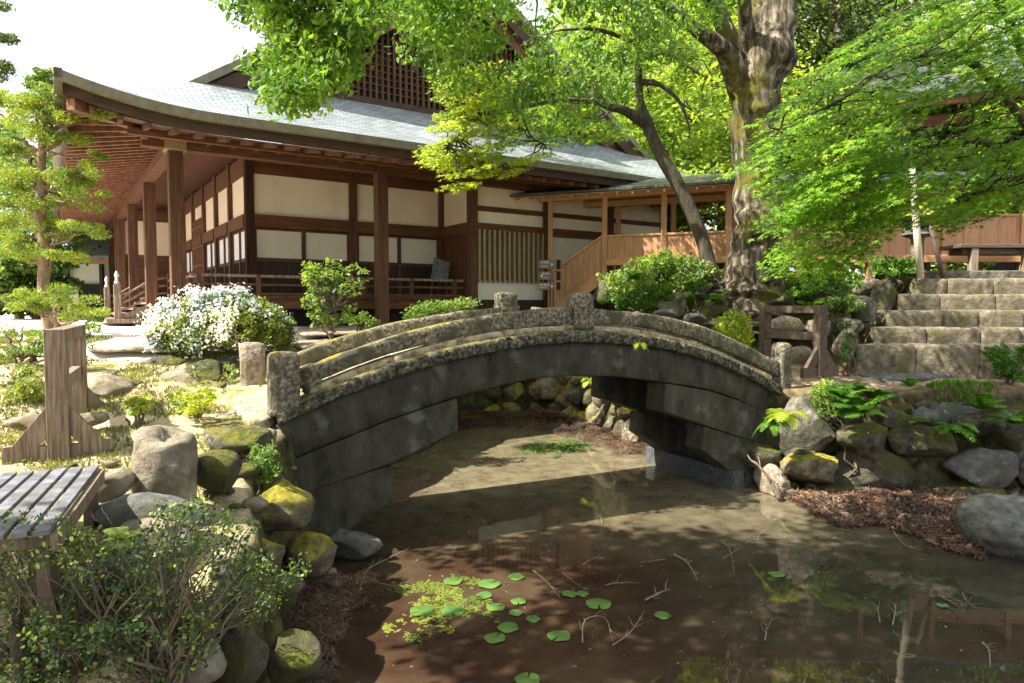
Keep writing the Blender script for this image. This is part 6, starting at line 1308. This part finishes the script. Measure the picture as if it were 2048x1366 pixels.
# dead twigs standing in and lying on the water
def twig(px, r0, label, z0=.03, seed=0, mat='twig', side=5, hs=None, cat='twig', name='dead_twig'):
    r = random.Random(seed); pts = []
    base = Pz(px[0][0], px[0][1], z0)
    for i, (x, y) in enumerate(px):
        if hs is None: pts.append(Pz(x, y, z0 + .015 * i))
        else: pts.append(P(x, y, base[1] + .02 * i))
    mb = MB(); p2, r2 = smooth_path(pts, [r0 * (1 - .75 * i / (len(pts) - 1)) for i in range(len(pts))], 4); mb.tube(p2, r2, 6, jit=.2)
    for k in range(side):
        i = r.randrange(2, len(p2) - 2); d = unit(p2[i + 1] - p2[i - 1]); q = p2[i] + (d * r.uniform(.3, .8) + A([r.uniform(-.6, .6), r.uniform(-.6, .6), r.uniform(.0, .5)])) * r.uniform(.08, .2); mb.tube([p2[i], (p2[i] + q) / 2 + rng.normal(size=3) * .01, q], [r0 * .45, r0 * .35, r0 * .15], 5)
    o = mb.build(name, M[mat], None, smooth=True, label=label, cat=cat)
TW = [([(720, 1180), (735, 1140), (780, 1115), (820, 1095)], .009, 'long bent twig rising at the left margin of the water'), ([(735, 1160), (780, 1170), (800, 1168)], .006, 'thin twig lying under the long bent one'), ([(1065, 1140), (1095, 1165), (1120, 1195)], .008, 'dark forked twig above the large oval pad'), ([(1125, 1145), (1150, 1165), (1180, 1185)], .006, 'twig lying right of the forked one'),
      ([(1350, 1110), (1375, 1125), (1395, 1160)], .016, 'thick curved pale branch right of centre'), ([(1290, 1200), (1320, 1185), (1340, 1178)], .013, 'broken pale stick below the curved branch'), ([(1225, 1290), (1260, 1265), (1290, 1220)], .008, 'thin pale twig with side shoots near the bottom centre'), ([(1165, 1285), (1170, 1240), (1210, 1235), (1225, 1285)], .008, 'arching twig left of the thin pale one'),
      ([(1440, 1080), (1460, 1100), (1468, 1145)], .007, 'curved reed like twig on the dark water'), ([(1445, 1118), (1465, 1105), (1485, 1095)], .005, 'little twig crossing the curved one'), ([(1500, 1085), (1520, 1086), (1515, 1090)], .006, 'reddish twig end near the right shadow'), ([(1785, 1060), (1810, 1090), (1845, 1100)], .007, 'thin twig reaching from the leaf heap'), ([(1885, 1195), (1905, 1205), (1920, 1215)], .007, 'straight stick on the far right water'), ([(1925, 1185), (1935, 1205), (1950, 1215)], .007, 'second short stick on the far right water'),
      ([(1965, 1285), (1978, 1300), (1980, 1335)], .013, 'stout pale curved stick near the lower right corner'), ([(1785, 1250), (1790, 1225), (1792, 1205)], .009, 'pale upright stub in the lower right water'), ([(1760, 1245), (1757, 1225), (1755, 1215)], .007, 'shorter stub beside the pale upright one'), ([(1530, 1280), (1533, 1260), (1532, 1245)], .007, 'pale sprout standing in the lower middle water'), ([(1330, 1118), (1300, 1122), (1275, 1125)], .006, 'twig lying left of the thick curved branch'),
      ([(1165, 1130), (1180, 1120), (1200, 1112)], .005, 'fine twig on the water before the bridge shadow'), ([(1210, 1170), (1240, 1165), (1280, 1166)], .006, 'horizontal twig above the large oval pad'), ([(980, 1060), (970, 1045), (962, 1040)], .005, 'tiny pale twig inside the bridge shadow'), ([(905, 1110), (910, 1095), (910, 1085)], .005, 'tiny upright sprout at the shadow edge'), ([(1203, 1045), (1202, 1035), (1201, 1028)], .005, 'pale sprout in the bridge shadow right of centre')]
for i, (px, r0, lb) in enumerate(TW): twig(px, r0 * .68, lb, seed=i, side=5 if r0 > .0055 else 2)
twig([(1560, 1000), (1540, 960), (1520, 935), (1503, 922)], .035, 'grey dead branch leaning out of the leaf heap by the right abutment', seed=50, hs=1, mat='greywood', side=7, cat='branch', name='dead_branch')
